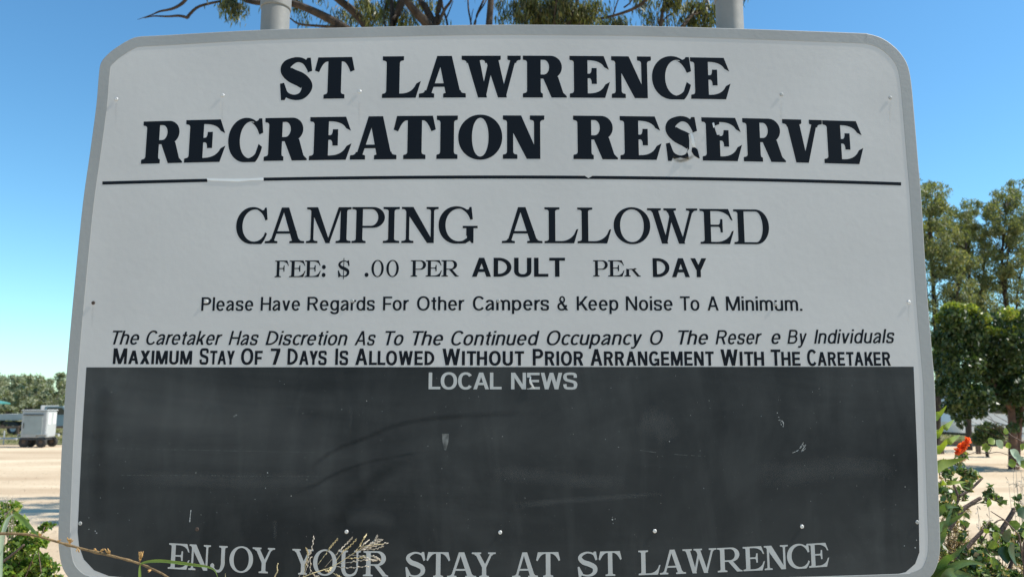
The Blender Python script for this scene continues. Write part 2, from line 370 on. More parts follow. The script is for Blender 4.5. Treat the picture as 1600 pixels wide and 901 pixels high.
def glyph(ch, heavy):
    st, hl, sf = (0.325, 0.15, 0.105) if heavy else (0.185, 0.085, 0.062)
    br = 0.07 if heavy else 0.06; k = 0.10 if heavy else 0.12     # bracket, serif overhang
    A = lambda p: ('+', p)
    S_ = lambda p: ('-', p)
    def box(x0, y0, x1, y1): return [(x0, y0), (x1, y0), (x1, y1), (x0, y1)]
    def ser(xl, xr, sl, sr, top=False):                            # slab serif with brackets; stem spans sl..sr
        p = [(xl, 0), (xr, 0), (xr, sf * .85)] + qb((max(sr, xr - .02), sf), (sr, sf), (sr, sf + br)) + qb((sl, sf + br), (sl, sf), (min(sl, xl + .02), sf)) + [(xl, sf * .85)]
        return A([(x, 1 - y) for x, y in p] if top else p)
    def arm(x0, x1, top, yy=0.36):                                  # E/L/T arm going right with a flared end
        aw = 0.11 if heavy else 0.06
        p = [(x0, 0), (x1 - .12, 0), (x1, yy), (x1 - aw, yy - .06 if heavy else yy - .02)] + qb((x1 - aw - .01, yy - .08), (x1 - .22, sf * 1.02), (x1 - .48, sf))[1:] + [(x0, sf)]
        return A([(x, 1 - y) for x, y in p] if top else p)
    if ch == 'I': w = .5; s = (w - st) / 2; return [A(box(s, 0, s + st, 1)), ser(0, w, s, s + st), ser(0, w, s, s + st, 1)], w
    if ch in 'LEF':
        w = .95; s = k; r = [A(box(s, 0, s + st, 1))]
        if ch == 'L': r += [ser(0, s + st, s, s + st), ser(0, s + st + k, s, s + st, 1), arm(s + st - .02, w, 0, .40)]
        else:
            r += [ser(0, s + st, s, s + st, 1), arm(s + st - .02, w - .02, 1, .33)]
            if ch == 'E': r += [ser(0, s + st, s, s + st), arm(s + st - .02, w, 0, .38)]
            else: r += [ser(0, s + st + k, s, s + st)]; w = .93
            mx = .64; tw = .12 if heavy else .065; yb = .52; h2 = (.11 if heavy else .062) / 2
            r += [A([(s + st - .02, yb - h2), (mx - tw - .06, yb - h2)] + qb((mx - tw - .06, yb - h2), (mx - tw, yb - h2), (mx - tw, yb - .19)) + [(mx, yb - .19), (mx, yb + .19), (mx - tw, yb + .19)] + qb((mx - tw, yb + .19), (mx - tw, yb + h2), (mx - tw - .06, yb + h2)) + [(s + st - .02, yb + h2)])]
        return r, w
    if ch == 'T':
        w = .96; c = w / 2; aw = .10 if heavy else .055
        half = [(c, 1), (w - .07, 1), (w, .68), (w - aw, .64)] + qb((w - aw - .01, .66), (w - .2, 1 - sf), (c + st / 2 + .02, 1 - sf)) + [(c, 1 - sf)]
        return [A(half), A([(2 * c - x, y) for x, y in half]), A(box(c - st / 2, 0, c + st / 2, 1 - sf / 2)), ser(c - st / 2 - k * .9, c + st / 2 + k * .9, c - st / 2, c + st / 2)], w
    if ch in 'AV':
        w = 1.10; t = .14 if heavy else .095; T = st * 1.08
        ax = .42 if heavy else .44                                   # apex left x
        xr = w - k - T; xl = k + .02
        ap = T * .92
        r = [A([(xl, 0), (xl + t, 0), (ax + t * 1.15, 1), (ax, 1)]), A([(ax + .02, 1), (ax + .02 + ap, 1), (xr + T, 0), (xr, 0)])]
        if ch == 'A':
            cb = .30; ch_ = .085 if heavy else .07
            r += [A(box(xl + .14, cb - ch_ / 2, xr + .10, cb + ch_ / 2)), ser(0, xl + t + k, xl + .015, xl + t + .015), ser(xr - k * .8, w, xr, xr + T - .02)]
            return r, w
        r = [(o, [(w - x, 1 - y) for x, y in p]) for o, p in r]
        r += [ser(w - (xl + t + k), w, w - xl - t - .015, w - xl - .015, 1), ser(0, w - (xr - k * .8), w - xr - T + .02, w - xr, 1)]
        return r, w
    if ch == 'W':
        w = 1.46; t = .13 if heavy else .09; T = st * 1.0
        a = k; b = .44; m = .56
        r = [A([(a, 1), (a + T, 1), (b + .06 + t, 0), (b - .03, 0)]), A([(b + .03, 0), (b + .03 + t, 0), (m + .13 + t, 1), (m + .13, 1)]),
             A([(m, 1), (m + T, 1), (b + .55 + t, 0), (b + .46, 0)]), A([(b + .52, 0), (b + .52 + t, 0), (w - k, 1), (w - k - t, 1)]),
             ser(0, a + T + k * .8, a + .02, a + T, 1), ser(m - k * .7, m + T + k * .8, m + .02, m + T, 1), ser(w - 2 * k - t, w, w - k - t - .01, w - k - .01, 1)]
        return r, w
    if ch == 'N':
        w = 1.0; t = .15 if heavy else .09; s = k
        return [A(box(s, 0, s + t, 1)), A([(0 + s * .3, 1), (s + st * 1.05, 1), (w - k, 0), (w - k - st * 1.0, 0)]), A(box(w - k - t, 0, w - k, 1)),
                ser(0, s + t + k, s, s + t), ser(0, s + st * .9, s, s + st * .9, 1), ser(w - 2 * k - t, w, w - k - t, w - k, 1)], w
    if ch == 'M':
        w = 1.26; t = .085; s = k; c = w / 2 - .03
        return [A(box(s, 0, s + t, 1)), A([(s * .6, 1), (s + .19, 1), (c + .08, 0), (c - .05, 0)]), A([(c - .02, 0), (c + .06, 0), (w - k - st + .03, 1), (w - k - st - .06, 1)]),
                A(box(w - k - st, 0, w - k, 1)), ser(0, s + t + k, s, s + t), ser(w - 2 * k - st, w, w - k - st, w - k), ser(0, s + .15, s, s + .15, 1), ser(w - k - st, w, w - k - st, w - k, 1)], w
    if ch in 'PRD':
        s = k; x0 = s + st; w = {'P': .93, 'R': 1.04, 'D': 1.04}[ch]
        yb = 0 if ch == 'D' else (.45 if heavy else .42)
        bx = w if ch != 'R' else .93
        cx = (x0 + bx) / 2 - .02; cy = (1 + yb) / 2; ry = (1 - yb) / 2; th = sf * .95; tv = st * 1.02
        outp = [(s, yb), (cx, yb)] + ell(cx, cy, bx - cx, ry, -90, 90, 20)[1:] + [(s, 1)]
        ci = min(cx, bx - tv - (.10 if heavy else .2)); tv = tv * (.92 if heavy else 1)
        inn = [(s, yb + th), (ci, yb + th)] + ell(ci, cy, bx - ci - tv, ry - th, -90, 90, 20)[1:] + [(s, 1 - th)]
        r = [A(outp), S_(inn), A(box(s, 0, x0, 1)), ser(0, x0, s, x0, 1)]
        if ch == 'D': r += [ser(0, x0, s, x0)]
        else: r += [ser(0, x0 + (.05 if heavy else k * .8), s, x0)]
        if ch == 'R':
            lt = st * 1.08
            xr = w - .07
            r += [A([(x0 + .04, yb + .05), (x0 + .06 + lt, yb + .05), (w - .085, .12), (w, .035), (w, 0), (w - lt - .01, 0)])] if heavy else [A([(x0 + .10, yb + .06), (x0 + .12 + lt * .9, yb + .06), (w - .10, .08), (w, .035), (w, 0), (w - lt - .03, 0)])]
        return r, w
    if ch in 'O0':
        w = 1.04 if ch == 'O' else .74
        return [A(sell(w / 2, .5, w / 2, .52, 2.05)), S_(sell(w / 2, .5, w / 2 - st * (1.0 if ch == 'O' else .8), .52 - (.075 if heavy else .062), 2.1))], w
    if ch in 'CG':
        w = .96 if ch == 'C' else 1.08
        bw = .96
        r = [A(sell(.5, .5, .5, .52, 2.05)), S_(sell(.5 + (st - .10) / 2 + .03, .5, .5 - st + (st - .10) / 2 + (.02), .52 - (.09 if heavy else .07), 2.05)),
             S_([(.56, .5), (1.3, .98), (1.3, .12), (.60, .24)])]
        if heavy: r += [A([(.70, .90), (.84, .955), (.87, 1.0), (.955, 1.0), (1.0, .66), (.895, .62)] + qb((.88, .64), (.80, .84), (.62, .92))),
                        A([(.985, .33), (.88, .40)] + qb((.80, .18), (.70, .065), (.52, .065)) + [(.52, -.02)] + qb((.80, -.02), (.92, .08), (.985, .33)))]
        else: r += [A([(.70, .93), (.84, .93), (.87, 1.0), (.925, 1.0), (.965, .66), (.895, .64)] + qb((.885, .66), (.82, .86), (.62, .95)))]
        if ch == 'C' and not heavy: r += [A([(.965, .27), (.905, .31)] + qb((.84, .14), (.72, .045), (.55, .045)) + [(.55, -.02)] + qb((.80, -.02), (.90, .08), (.965, .27)))]
        if ch == 'G':
            r += [A([(.50, .045), (.66, .05), (.80, .14), (.80, .37), (.985, .37), (.985, 0), (.93, 0), (.88, .06), (.76, -.01), (.58, -.02)]), A(box(.68, .41, 1.1, .475)), A([(.78, .45), (.78, .2), (.985, .2), (.985, .45)])]
        return r, w
    if ch in 'S$':
        T = st * 1.0; h = .10 if heavy else .07; w = .84
        if heavy:
            pts = [(.74, .70), (.62, .90), (.42, .955), (.20, .85), (.17, .70), (.32, .57), (.55, .46), (.70, .30), (.60, .10), (.40, .045), (.20, .12), (.10, .32)]
            wd = [.08, .12, .13, .22, .28, .33, .34, .28, .19, .13, .12, .09]
        else:
            pts = [(.76, .72), (.66, .90), (.42, .965), (.19, .87), (.13, .73), (.26, .58), (.50, .49), (.70, .37), (.72, .20), (.60, .07), (.40, .03), (.18, .10), (.08, .30)]
            wd = [.05, .07, .07, .12, .16, .19, .20, .19, .17, .11, .07, .07, .05]
        r = [A(vstroke(pts, wd)), A([(.64, .93), (.69, 1.0), (.77, 1.0), (.82, .68), (.71 if heavy else .75, .64)]), A([(.03, .38), (.13 if heavy else .09, .40), (.24, .12), (.20, .06), (.16, -.02), (.07, -.02)])]
        if ch == '$': r += [A(box(.40, -.14, .45, 1.14))]
        return r, w
    if ch == 'Y':
        w = 1.05; c = w / 2 + .02; t = .095
        return [A(box(c - st / 2, 0, c + st / 2, .45)), A([(k, 1), (k + st, 1), (c + st / 2, .44), (c - st / 2, .40)]), A([(w - k - t, 1), (w - k, 1), (c + st / 2, .40), (c - st * .1, .42)]),
                ser(c - st / 2 - k, c + st / 2 + k, c - st / 2, c + st / 2), ser(0, k + st + k * .9, k + .02, k + st, 1), ser(w - 2 * k - t, w, w - k - t - .02, w - k - .02, 1)], w
    if ch == 'J':
        w = .86; s = w - k - st
        return [A(vstroke([(s + st / 2, .5), (s + st / 2, .25), (s - .03, .03), (s - .25, .02), (.15, .16)], [st, st, .12, .09, .10])), A(ell(.13, .20, .10, .10)), A(box(s, .4, s + st, 1)), ser(s - k, w, s, s + st, 1)], w
    if ch == 'U':
        w = 1.05; s = k; t = .085; e = w - k
        return [A(vstroke([(s + st / 2, .45), (s + st / 2, .25), (s + .20, .06), (w / 2 + .03, .015), (e - .15, .10), (e - t / 2, .3), (e - t / 2, .45)], [st, st, .15, .085, .10, t, t])),
                A(box(s, .4, s + st, 1)), A(box(e - t, .4, e, 1)), ser(0, s + st + k, s, s + st, 1), ser(e - t - k, w, e - t, e, 1)], w
    if ch == ':': return [A(ell(.13, .12, .13, .13)), A(ell(.13, .60, .13, .13))], .26
    if ch == '.': return [A(ell(.13, .12, .13, .13))], .26
    raise KeyError(ch)

def shape_mesh(ops, fx, y_front, thick):
    vs, fs = [], []
    for o, p in ops:
        q = [p[0]]
        for c in p[1:]:
            if math.hypot(c[0] - q[-1][0], c[1] - q[-1][1]) > 1e-4: q.append(c)
        if math.hypot(q[0][0] - q[-1][0], q[0][1] - q[-1][1]) < 1e-4: q.pop()
        a = sum(q[i - 1][0] * q[i][1] - q[i][0] * q[i - 1][1] for i in range(len(q)))
        if a < 0: q = q[::-1]
        k = len(vs); vs += [Vector(c) for c in q]; fs.append(list(range(k, k + len(q))))
    ov, oe, of, _a, _b, orf = delaunay_2d_cdt(vs, [], fs, 0, 1e-5, True)
    keep = []
    for f, src in zip(of, orf):
        val = False
        for i in sorted(src): val = ops[i][0] == '+'
        if val and src: keep.append(tuple(f))
    return flat_mesh([fx(v.x, v.y) for v in ov], keep, y_front, thick)

def curve3(pts):
    """y as a smooth function of x through the measured points"""
    c = np.polyfit([p[0] for p in pts], [p[1] for p in pts], min(2, len(pts) - 1)); return lambda x: float(np.polyval(c, x))
def place_fx(x0, x1, base, top, w):
    xm = (x0 + x1) / 2
    yb0, yb1, yt = base(x0), base(x1), top(xm); ybm = base(xm); ymid = (ybm + yt) / 2
    # left and right edges are read at mid height, then run along the board's own upright
    L = bp(x0, (yb0 + ymid) / 1 - (ybm + ymid) / 2 + (ybm - (ybm + yt) / 2) * 0 ) ; L = bp(x0, yb0 - (ybm - yt) / 2); Rr = bp(x1, yb1 - (ybm - yt) / 2)
    h = bp(xm, yt)[1] - bp(xm, ybm)[1]
    def fx(u, v):
        t = u / w; z0 = L[1] + (Rr[1] - L[1]) * t
        return (L[0] + (Rr[0] - L[0]) * t, z0 - h / 2 + v * h)
    return fx
def letters(spec, base, top, heavy, m, damage={}):
    base, top = curve3(base), curve3(top)
    for i, (ch, x0, x1) in enumerate(spec):
        ops, w_ = glyph(ch, heavy)
        ln = (783 - (x0 + x1) / 2) * .000137 * (base(x0) - top(x0)); a_ = abs(ln) / 2
        x0 += a_
        x1 += ln / 2 if ch in 'REALMPG' else (-ln / 2 if ch in 'CTVWYN' else -a_)
        if i in damage: ops = ops + damage[i](w_)
        o = link('letter', shape_mesh(ops, place_fx(x0, x1, base, top, w_), -0.00022, 0.00012), m, sign)

def cut(*pts): return ('-', list(pts))
letters([('S', 434.6, 490.2), ('T', 490.6, 555), ('L', 596.8, 657), ('A', 654.5, 727.7), ('W', 721, 813.8), ('R', 816.6, 885.6), ('E', 889.4, 953.6), ('N', 954.5, 1016.8), ('C', 1017.5, 1076.5), ('E', 1077.5, 1142.6)],
        [(450, 155.3), (630, 153), (800, 152.7), (1000, 153.3), (1110, 155.2)], [(450, 91), (630, 88), (800, 87.3), (1000, 88.3), (1110, 90.3)], True, M['ink'])
def dmg_S(w): return [cut((.86 * w, .60), (.86 * w, -.1), (.70 * w, -.1), (.70 * w, .12), (.66 * w, .20), (.76 * w, .30), (.72 * w, .60)), cut((.745 * w, .60), (.86 * w, .52), (1.1 * w, .50), (1.1 * w, .0), (.80 * w, -.1), (.72 * w, .12)), cut((.28 * w, -.1), (.29 * w, .03), (.45 * w, .06), (.73 * w, .02), (.73 * w, -.1))]
def dmg_E(w): return [cut((.40, .84), (.30, .80), (.36, .60), (.42, .60), (.50, .66), (.50, .84))]
letters([('R', 220, 284), ('E', 287.2, 350.6), ('C', 354.8, 410.5), ('R', 411.8, 479), ('E', 482.5, 548.3), ('A', 546.6, 619.2), ('T', 614.3, 681.5), ('I', 681.8, 715.5), ('O', 715.8, 785), ('N', 785.5, 850.5),
         ('R', 895, 965.7), ('E', 967.8, 1034.3), ('S', 1037, 1092), ('E', 1095.3, 1160.7), ('R', 1159, 1228.3), ('V', 1221.3, 1283.6), ('E', 1284, 1350.8)],
        [(250, 255.6), (320, 253.4), (515, 249.6), (800, 248.6), (1000, 249.6), (1130, 251.3), (1195, 252.7), (1320, 256)], [(250, 189.4), (320, 187), (515, 182.4), (660, 181), (800, 180.6), (1000, 182), (1130, 183.8), (1195, 185), (1320, 189)],
        True, M['ink'], {12: dmg_S, 13: dmg_E})
letters([('C', 367.6, 419), ('A', 413.5, 475), ('M', 478, 547.6), ('P', 549, 600.4), ('I', 598, 625), ('N', 627, 685.6), ('G', 685, 745), ('A', 784, 847.6), ('L', 850.3, 904), ('L', 901.6, 955.6), ('O', 958, 1016.8), ('W', 1010.5, 1089.4), ('E', 1092.4, 1147.6), ('D', 1145, 1203)],
        [(400, 380), (600, 379.8), (850, 379.8), (1000, 380.2), (1170, 381.6)], [(400, 324.3), (600, 323.7), (850, 323.6), (1000, 324.6), (1170, 327.3)], False, M['ink'])
fee_b = [(430, 433), (680, 432), (1000, 432)]; fee_t = [(430, 407), (680, 406.4), (1000, 406.6)]
letters([('F', 429, 452), ('E', 451.6, 477), ('E', 475.6, 501), (':', 502.5, 509.5), ('$', 526.8, 547), ('.', 569.5, 576.5), ('0', 580, 600), ('0', 603.3, 623.5), ('P', 641.5, 665.5), ('E', 665, 690.4), ('R', 689.5, 717), ('P', 926.5, 950), ('E', 949.6, 976), ('R', 975, 1001.5)],
        fee_b, fee_t, False, M['ink'], {13: lambda w_: [cut((-.2, .52), (.3, .46), (.6, .55), (1.3, .30), (1.3, 1.2), (-.2, 1.2))]})
letters([('E', 262, 295), ('N', 294, 330), ('J', 327, 356), ('O', 357.5, 396.5), ('Y', 393, 430), ('Y', 455.5, 490), ('O', 488.5, 527), ('U', 529, 564), ('R', 567, 606.5),
         ('S', 632, 665.5), ('T', 666, 703.5), ('A', 698.5, 744), ('Y', 737, 774.5), ('A', 800, 840.5), ('T', 837.5, 875), ('S', 901, 934.5), ('T', 935, 971),
         ('L', 997, 1032.5), ('A', 1030, 1072), ('W', 1066, 1119), ('R', 1120, 1160.5), ('E', 1160, 1196), ('N', 1193, 1230.5), ('C', 1228.5, 1263.5), ('E', 1262, 1296.5)],
        [(275, 888.5), (340, 892), (410, 894), (500, 897.5), (590, 899), (700, 900.5), (850, 900.6), (1000, 898.5), (1095, 895), (1180, 891), (1280, 884)], [(275, 849), (340, 851.5), (410, 854.5), (500, 857), (590, 860.5), (700, 862), (850, 862), (1000, 859.5), (1095, 856.5), (1180, 853.5), (1280, 847)], False, M['silver'])

# ---- sans lettering, drawn as strokes on the same grid, one word at a time
def sans(ch, s):
    """(shapes, width) of a narrow grotesque; s = stem weight"""
    t = s * .88; X = .74
    A = lambda p: ('+', p)
    def bx(x0, y0, x1, y1): return A([(x0, y0), (x1, y0), (x1, y1), (x0, y1)])
    def dg(x0, y0, x1, y1, w_=None):
        w_ = w_ or s * 1.04
        return A([(x0 - w_ / 2, y0), (x0 + w_ / 2, y0), (x1 + w_ / 2, y1), (x1 - w_ / 2, y1)])
    def band(cx, cy, rx, ry, a0, a1, e=2.25, sx=None, ty=None):
        sx = sx or s; ty = ty or t; n = 28; o, i_ = [], []
        for k in range(n + 1):
            a = R(a0 + (a1 - a0) * k / n); c, q = math.cos(a), math.sin(a)
            f = lambda v: math.copysign(abs(v) ** (2 / e), v)
            o.append((cx + rx * f(c), cy + ry * f(q))); i_.append((cx + (rx - sx) * f(c), cy + (ry - ty) * f(q)))
        return A(o + i_[::-1])
    def ring(x0, x1, y0, y1): return [A(sell((x0 + x1) / 2, (y0 + y1) / 2, (x1 - x0) / 2, (y1 - y0) / 2, 2.25)), ('-', sell((x0 + x1) / 2, (y0 + y1) / 2, (x1 - x0) / 2 - s, (y1 - y0) / 2 - t, 2.2))]
    def bowl(x0, x1, y0, y1):
        m = min((y1 - y0) / 2, (x1 - x0) * .75); o = [(x0, y0), (x1 - m, y0)] + ell(x1 - m, (y0 + y1) / 2, m, (y1 - y0) / 2, -90, 90, 18)[1:-1] + [(x1 - m, y1), (x0, y1)]
        mi = max(.02, m - s); i_ = [(x0, y0 + t), (x1 - m, y0 + t)] + ell(x1 - m, (y0 + y1) / 2, mi, (y1 - y0) / 2 - t, -90, 90, 18)[1:-1] + [(x1 - m, y1 - t), (x0, y1 - t)]
        return [A(o), ('-', i_)]
    if ch == 'A': w = .74; return [dg(s / 2, 0, w / 2 - .01, 1), dg(w - s / 2, 0, w / 2 + .01, 1), bx(.14, .25, w - .14, .25 + t)], w
    if ch == 'B': w = .68; return bowl(0, w, 0, .54 + t / 2) + [A([(0, .48), (w * .66, .48), (w * .66, .6), (0, .6)])][:0] + [A(bowl(0, w - .05, .5 - t / 2 + .02, 1)[0][1]), ('-', bowl(0, w - .05, .5 - t / 2 + .02, 1)[1][1]), bx(0, 0, s, 1)], w
    if ch == 'C': w = .72; return [band(w / 2, .5, w / 2, .52, 38, 322)], w
    if ch == 'G': w = .76; return [band(w / 2, .5, w / 2, .52, 38, 318), bx(w - s * .9, 0, w - s * .05, .5), bx(w * .52, .5 - t, w - s * .05, .5)], w
    if ch == 'D': w = .70; return bowl(0, w, 0, 1) + [bx(0, 0, s, 1)], w
    if ch == 'E': w = .60; return [bx(0, 0, s, 1), bx(s / 2, 0, w, t), bx(s / 2, 1 - t, w - .01, 1), bx(s / 2, .5 - t / 2, w - .04, .5 + t / 2)], w
    if ch == 'F': w = .57; return [bx(0, 0, s, 1), bx(s / 2, 1 - t, w, 1), bx(s / 2, .47 - t / 2, w - .06, .47 + t / 2)], w
    if ch == 'H': w = .68; return [bx(0, 0, s, 1), bx(w - s, 0, w, 1), bx(s / 2, .5 - t / 2, w - s / 2, .5 + t / 2)], w
    if ch == 'I': return [bx(0, 0, s, 1)], s
    if ch == 'K': w = .70; return [bx(0, 0, s, 1), dg(s, .33, w - s * .62, 1, s * 1.2), dg(w - s * .62, 0, s * 1.7, .62, s * 1.25)], w
    if ch == 'L': w = .56; return [bx(0, 0, s, 1), bx(s / 2, 0, w, t)], w
    if ch == 'M': w = .86; return [bx(0, 0, s * .92, 1), bx(w - s * .92, 0, w, 1), A([(0, 1), (s * 1.25, 1), (w / 2 + s * .5, 0), (w / 2 - s * .5, 0)]), A([(w - s * 1.25, 1), (w, 1), (w / 2 + s * .5, 0), (w / 2 - s * .5, 0)])], w
    if ch == 'N': w = .70; return [bx(0, 0, s * .95, 1), bx(w - s * .95, 0, w, 1), A([(0, 1), (s * 1.15, 1), (w, 0), (w - s * 1.15, 0)])], w
    if ch == 'O': w = .78; return ring(0, w, -.02, 1.02), w
    if ch == 'P': w = .64; return bowl(0, w, .42, 1) + [bx(0, 0, s, 1)], w
    if ch == 'R': w = .69; return bowl(0, w - .03, .43, 1) + [bx(0, 0, s, 1), dg(w - s * .58, 0, w * .56, .47, s * 1.12)], w
    if ch in 'Ss':
        k = 1 if ch == 'S' else X; w = .66 if ch == 'S' else .50; m = s / 2; v = t / 2
        pts = [(w - m * 1.1, k * .70), (w * .82, k * .90), (w / 2, k - v + .015), (w * .20, k * .90), (m, k * .74), (w * .22, k * .58), (w * .52, k * .50), (w * .80, k * .42), (w - m, k * .27), (w * .80, k * .09), (w / 2, v - .015), (w * .18, k * .10), (m * .9, k * .31)]
        return [A(vstroke(pts, [s * .95, t, t, t, s, s * 1.02, s, s * 1.02, s, t, t, t, s * .95]))], w
    if ch == 'T': w = .62; return [bx(0, 1 - t, w, 1), bx((w - s) / 2, 0, (w + s) / 2, 1 - t / 2)], w
    if ch == 'U': w = .68; r_ = w / 2; return [band(r_, .32, r_, .34, 180, 360), bx(0, .31, s, 1), bx(w - s, .31, w, 1)], w
    if ch == 'V': w = .70; return [dg(w / 2, 0, s / 2, 1), dg(w / 2, 0, w - s / 2, 1)], w
    if ch == 'W': w = 1.0; return [dg(w * .27, 0, s / 2, 1), dg(w * .27, 0, w * .5, 1), dg(w * .73, 0, w * .5, 1), dg(w * .73, 0, w - s / 2, 1)], w
    if ch == 'X': w = .70; return [dg(s * .6, 0, w - s * .6, 1, s * 1.2), dg(w - s * .6, 0, s * .6, 1, s * 1.2)], w
    if ch == 'Y': w = .68; return [bx(w / 2 - s / 2, 0, w / 2 + s / 2, .45), dg(w / 2, .38, s * .6, 1, s * 1.15), dg(w / 2, .38, w - s * .6, 1, s * 1.15)], w
    if ch == '7': w = .56; return [bx(0, 1 - t, w, 1), A([(w * .25, 0), (w * .25 + s, 0), (w, 1 - t), (w, 1), (w - s * 1.1, 1 - t * .5)])], w
    if ch == '&':
        w = .76; return [A(ell(.34, .76, .21, .26)), ('-', ell(.34, .76, .21 - s * .85, .26 - t * .8)), band(.31, .27, .31, .29, 70, 318), A([(.14, .66), (.14 + s * 1.1, .72), (w, 0), (w - s * 1.35, 0)]), band(.30, .44, .40, .38, 300, 350)], w
    if ch == '.': return [bx(0, 0, s * 1.05, s)], s * 1.05
    if ch == 'a':
        w = .53; return [band(w * .47, X - .24, w * .47, .26, 5, 165), bx(w - s - .03, 0, w - .03, X - .22)] + [A(vstroke([(w - s - .02, X - .30), (w * .40, X * .53), (s * .5, X * .28), (w * .16, .07), (w * .36, t / 2 - .015), (w - s - .02, .18)], [t * .8, t, s * .95, t, t, t * .8]))], w
    if ch == 'b': w = .56; return ring(0, w, -.015, X + .015) + [bx(0, 0, s * .95, 1)], w
    if ch == 'd': w = .56; return ring(0, w, -.015, X + .015) + [bx(w - s * .95, 0, w, 1)], w
    if ch == 'p': w = .56; return ring(0, w, -.015, X + .015) + [bx(0, -.26, s * .95, X)], w
    if ch == 'g': w = .56; return ring(0, w, -.0, X + .015) + [bx(w - s * .95, -.05, w, X), band(w / 2, -.03, w / 2, .24, 190, 360)], w
    if ch == 'o': w = .57; return ring(0, w, -.015, X + .015), w
    if ch == 'c': w = .52; return [band(w * .53, X / 2, w * .53, X / 2 + .015, 42, 318)], w
    if ch == 'e': w = .55; return [band(w / 2, X / 2, w / 2, X / 2 + .015, 0, 322), bx(s * .5, X * .5 - t * .4, w - .012, X * .5 + t * .4)], w
    if ch == 'f': w = .32; return [bx(.09, 0, .09 + s, .8), bx(0, X - t, w, X), band(.09 + .24, .78, .24, .23, 95, 180)], w
    if ch in 'hnmr':
        w = {'h': .52, 'n': .52, 'm': .82, 'r': .33}[ch]
        r = [bx(0, 0, s, 1 if ch == 'h' else X)]
        if ch == 'r': return r + [band(w - .03, X - .30, w - .06, .315, 80, 170)], w
        rr = ((w if ch != 'm' else (w + s) / 2)) / 2; y0 = X - .26
        r += [band(rr, y0, rr, .275, 0, 180), bx(2 * rr - s, 0, 2 * rr, y0)]
        if ch == 'm': r += [band(w - rr, y0, rr, .275, 0, 180), bx(w - s, 0, w, y0)]
        return r, w
    if ch == 'u': w = .52; return [band(w / 2, .26, w / 2, .275, 180, 360), bx(0, .26, s, X), bx(w - s, 0, w, X)], w
    if ch == 'i': return [bx(0, 0, s, X), bx(0, 1 - t * 1.05, s, 1)], s
    if ch == 'l': return [bx(0, 0, s, 1)], s
    if ch == 'k': w = .52; return [bx(0, 0, s, 1), dg(s, .24, w - s * .65, X, s * 1.2), dg(w - s * .62, 0, s * 1.6, .46, s * 1.2)], w
    if ch == 't': w = .31; return [bx(.09, .12, .09 + s, .93), bx(0, X - t, w, X), band(.09 + .2, .17, .2, .18, 180, 268)], w
    if ch == 'v': w = .52; return [dg(w / 2, 0, s / 2, X), dg(w / 2, 0, w - s / 2, X)], w
    if ch == 'y': w = .53; return [dg(w / 2, .0, s / 2, X), A(vstroke([(w - s * .55, X), (w * .60, .16), (w * .45, -.12), (w * .28, -.215), (w * .04, -.2)], [s, s, s * .9, t, t], 5))], w
    raise KeyError(ch)
def words(spec, base, top, m, bold=.13, slant=0.0, name='word', small=None, gap=.10, dmg={}):
    base, top = curve3(base), curve3(top)
    for wi, (body, x0, x1) in enumerate(spec):
        ops, x = [], 0.0; tight = {'AY', 'AV', 'TA', 'AT', 'LT', 'To', 'AW', 'WA', 'LA', 'KE', 'RY'}
        for i, ch in enumerate(body):
            g_, w_ = sans(ch, bold / .92 if small and i else bold); k = small if (small and i) else 1.0
            pts = [[(px * k + x, py * k) for px, py in p] for o, p in g_]
            if (wi, i) in dmg: g_ = list(g_) + [('-', None)] * len(dmg[(wi, i)]); pts += [[(px * w_ + x, py) for px, py in p] for p in dmg[(wi, i)]]
            ops.append([(o, [(px + slant * py, py) for px, py in p]) for (o, _), p in zip(g_, pts)])
            nx = body[i:i + 2]; x += w_ * k + ((gap if ch not in 'CcK' else gap * .2) if nx not in tight and not nx.startswith(('r', 'T', 'L', 'F', 'Y')) else gap * .35)
        a = min(p[0] for g_ in ops for o, q in g_ if o == '+' for p in q); b = max(p[0] for g_ in ops for o, q in g_ if o == '+' for p in q)
        fx = place_fx(x0, x1, base, top, b - a); V, F = [], []
        for g_ in ops:                                  # each letter apart, so that counters never cut a neighbour
            me = shape_mesh([(o, [(px - a, py) for px, py in p]) for o, p in g_], fx, -0.00022, 0.00012)
            k = len(V); V += [tuple(v.co) for v in me.vertices]; F += [tuple(i + k for i in p.vertices) for p in me.polygons]; bpy.data.meshes.remove(me)
        me = bpy.data.meshes.new(name); me.from_pydata(V, [], F); me.update(); link(name, me, m, sign)
words([('ADULT', 737.5, 883)], [(700, 432.3), (900, 432.3)], [(700, 402), (900, 403)], M['ink'], .178)
words([('DAY', 1019.8, 1104)], [(1000, 432.8), (1110, 433)], [(1000, 403), (1110, 403.5)], M['ink'], .178)
words([('Please', 314.8, 396), ('Have', 407.5, 469), ('Regards', 480.4, 585.7), ('For', 598.5, 639.2), ('Other', 651.6, 725.8), ('Campers', 738.8, 857.9), ('&', 870.8, 887.8), ('Keep', 901, 966.2), ('Noise', 977.8, 1050.9), ('To', 1062.6, 1092.8), ('A', 1105.2, 1122.7), ('Minimum.', 1134.2, 1253.3)],
      [(320, 485.4), (780, 484.6), (1200, 485.2)], [(320, 464.2), (780, 462.8), (1200, 463)], M['ink'], .145)
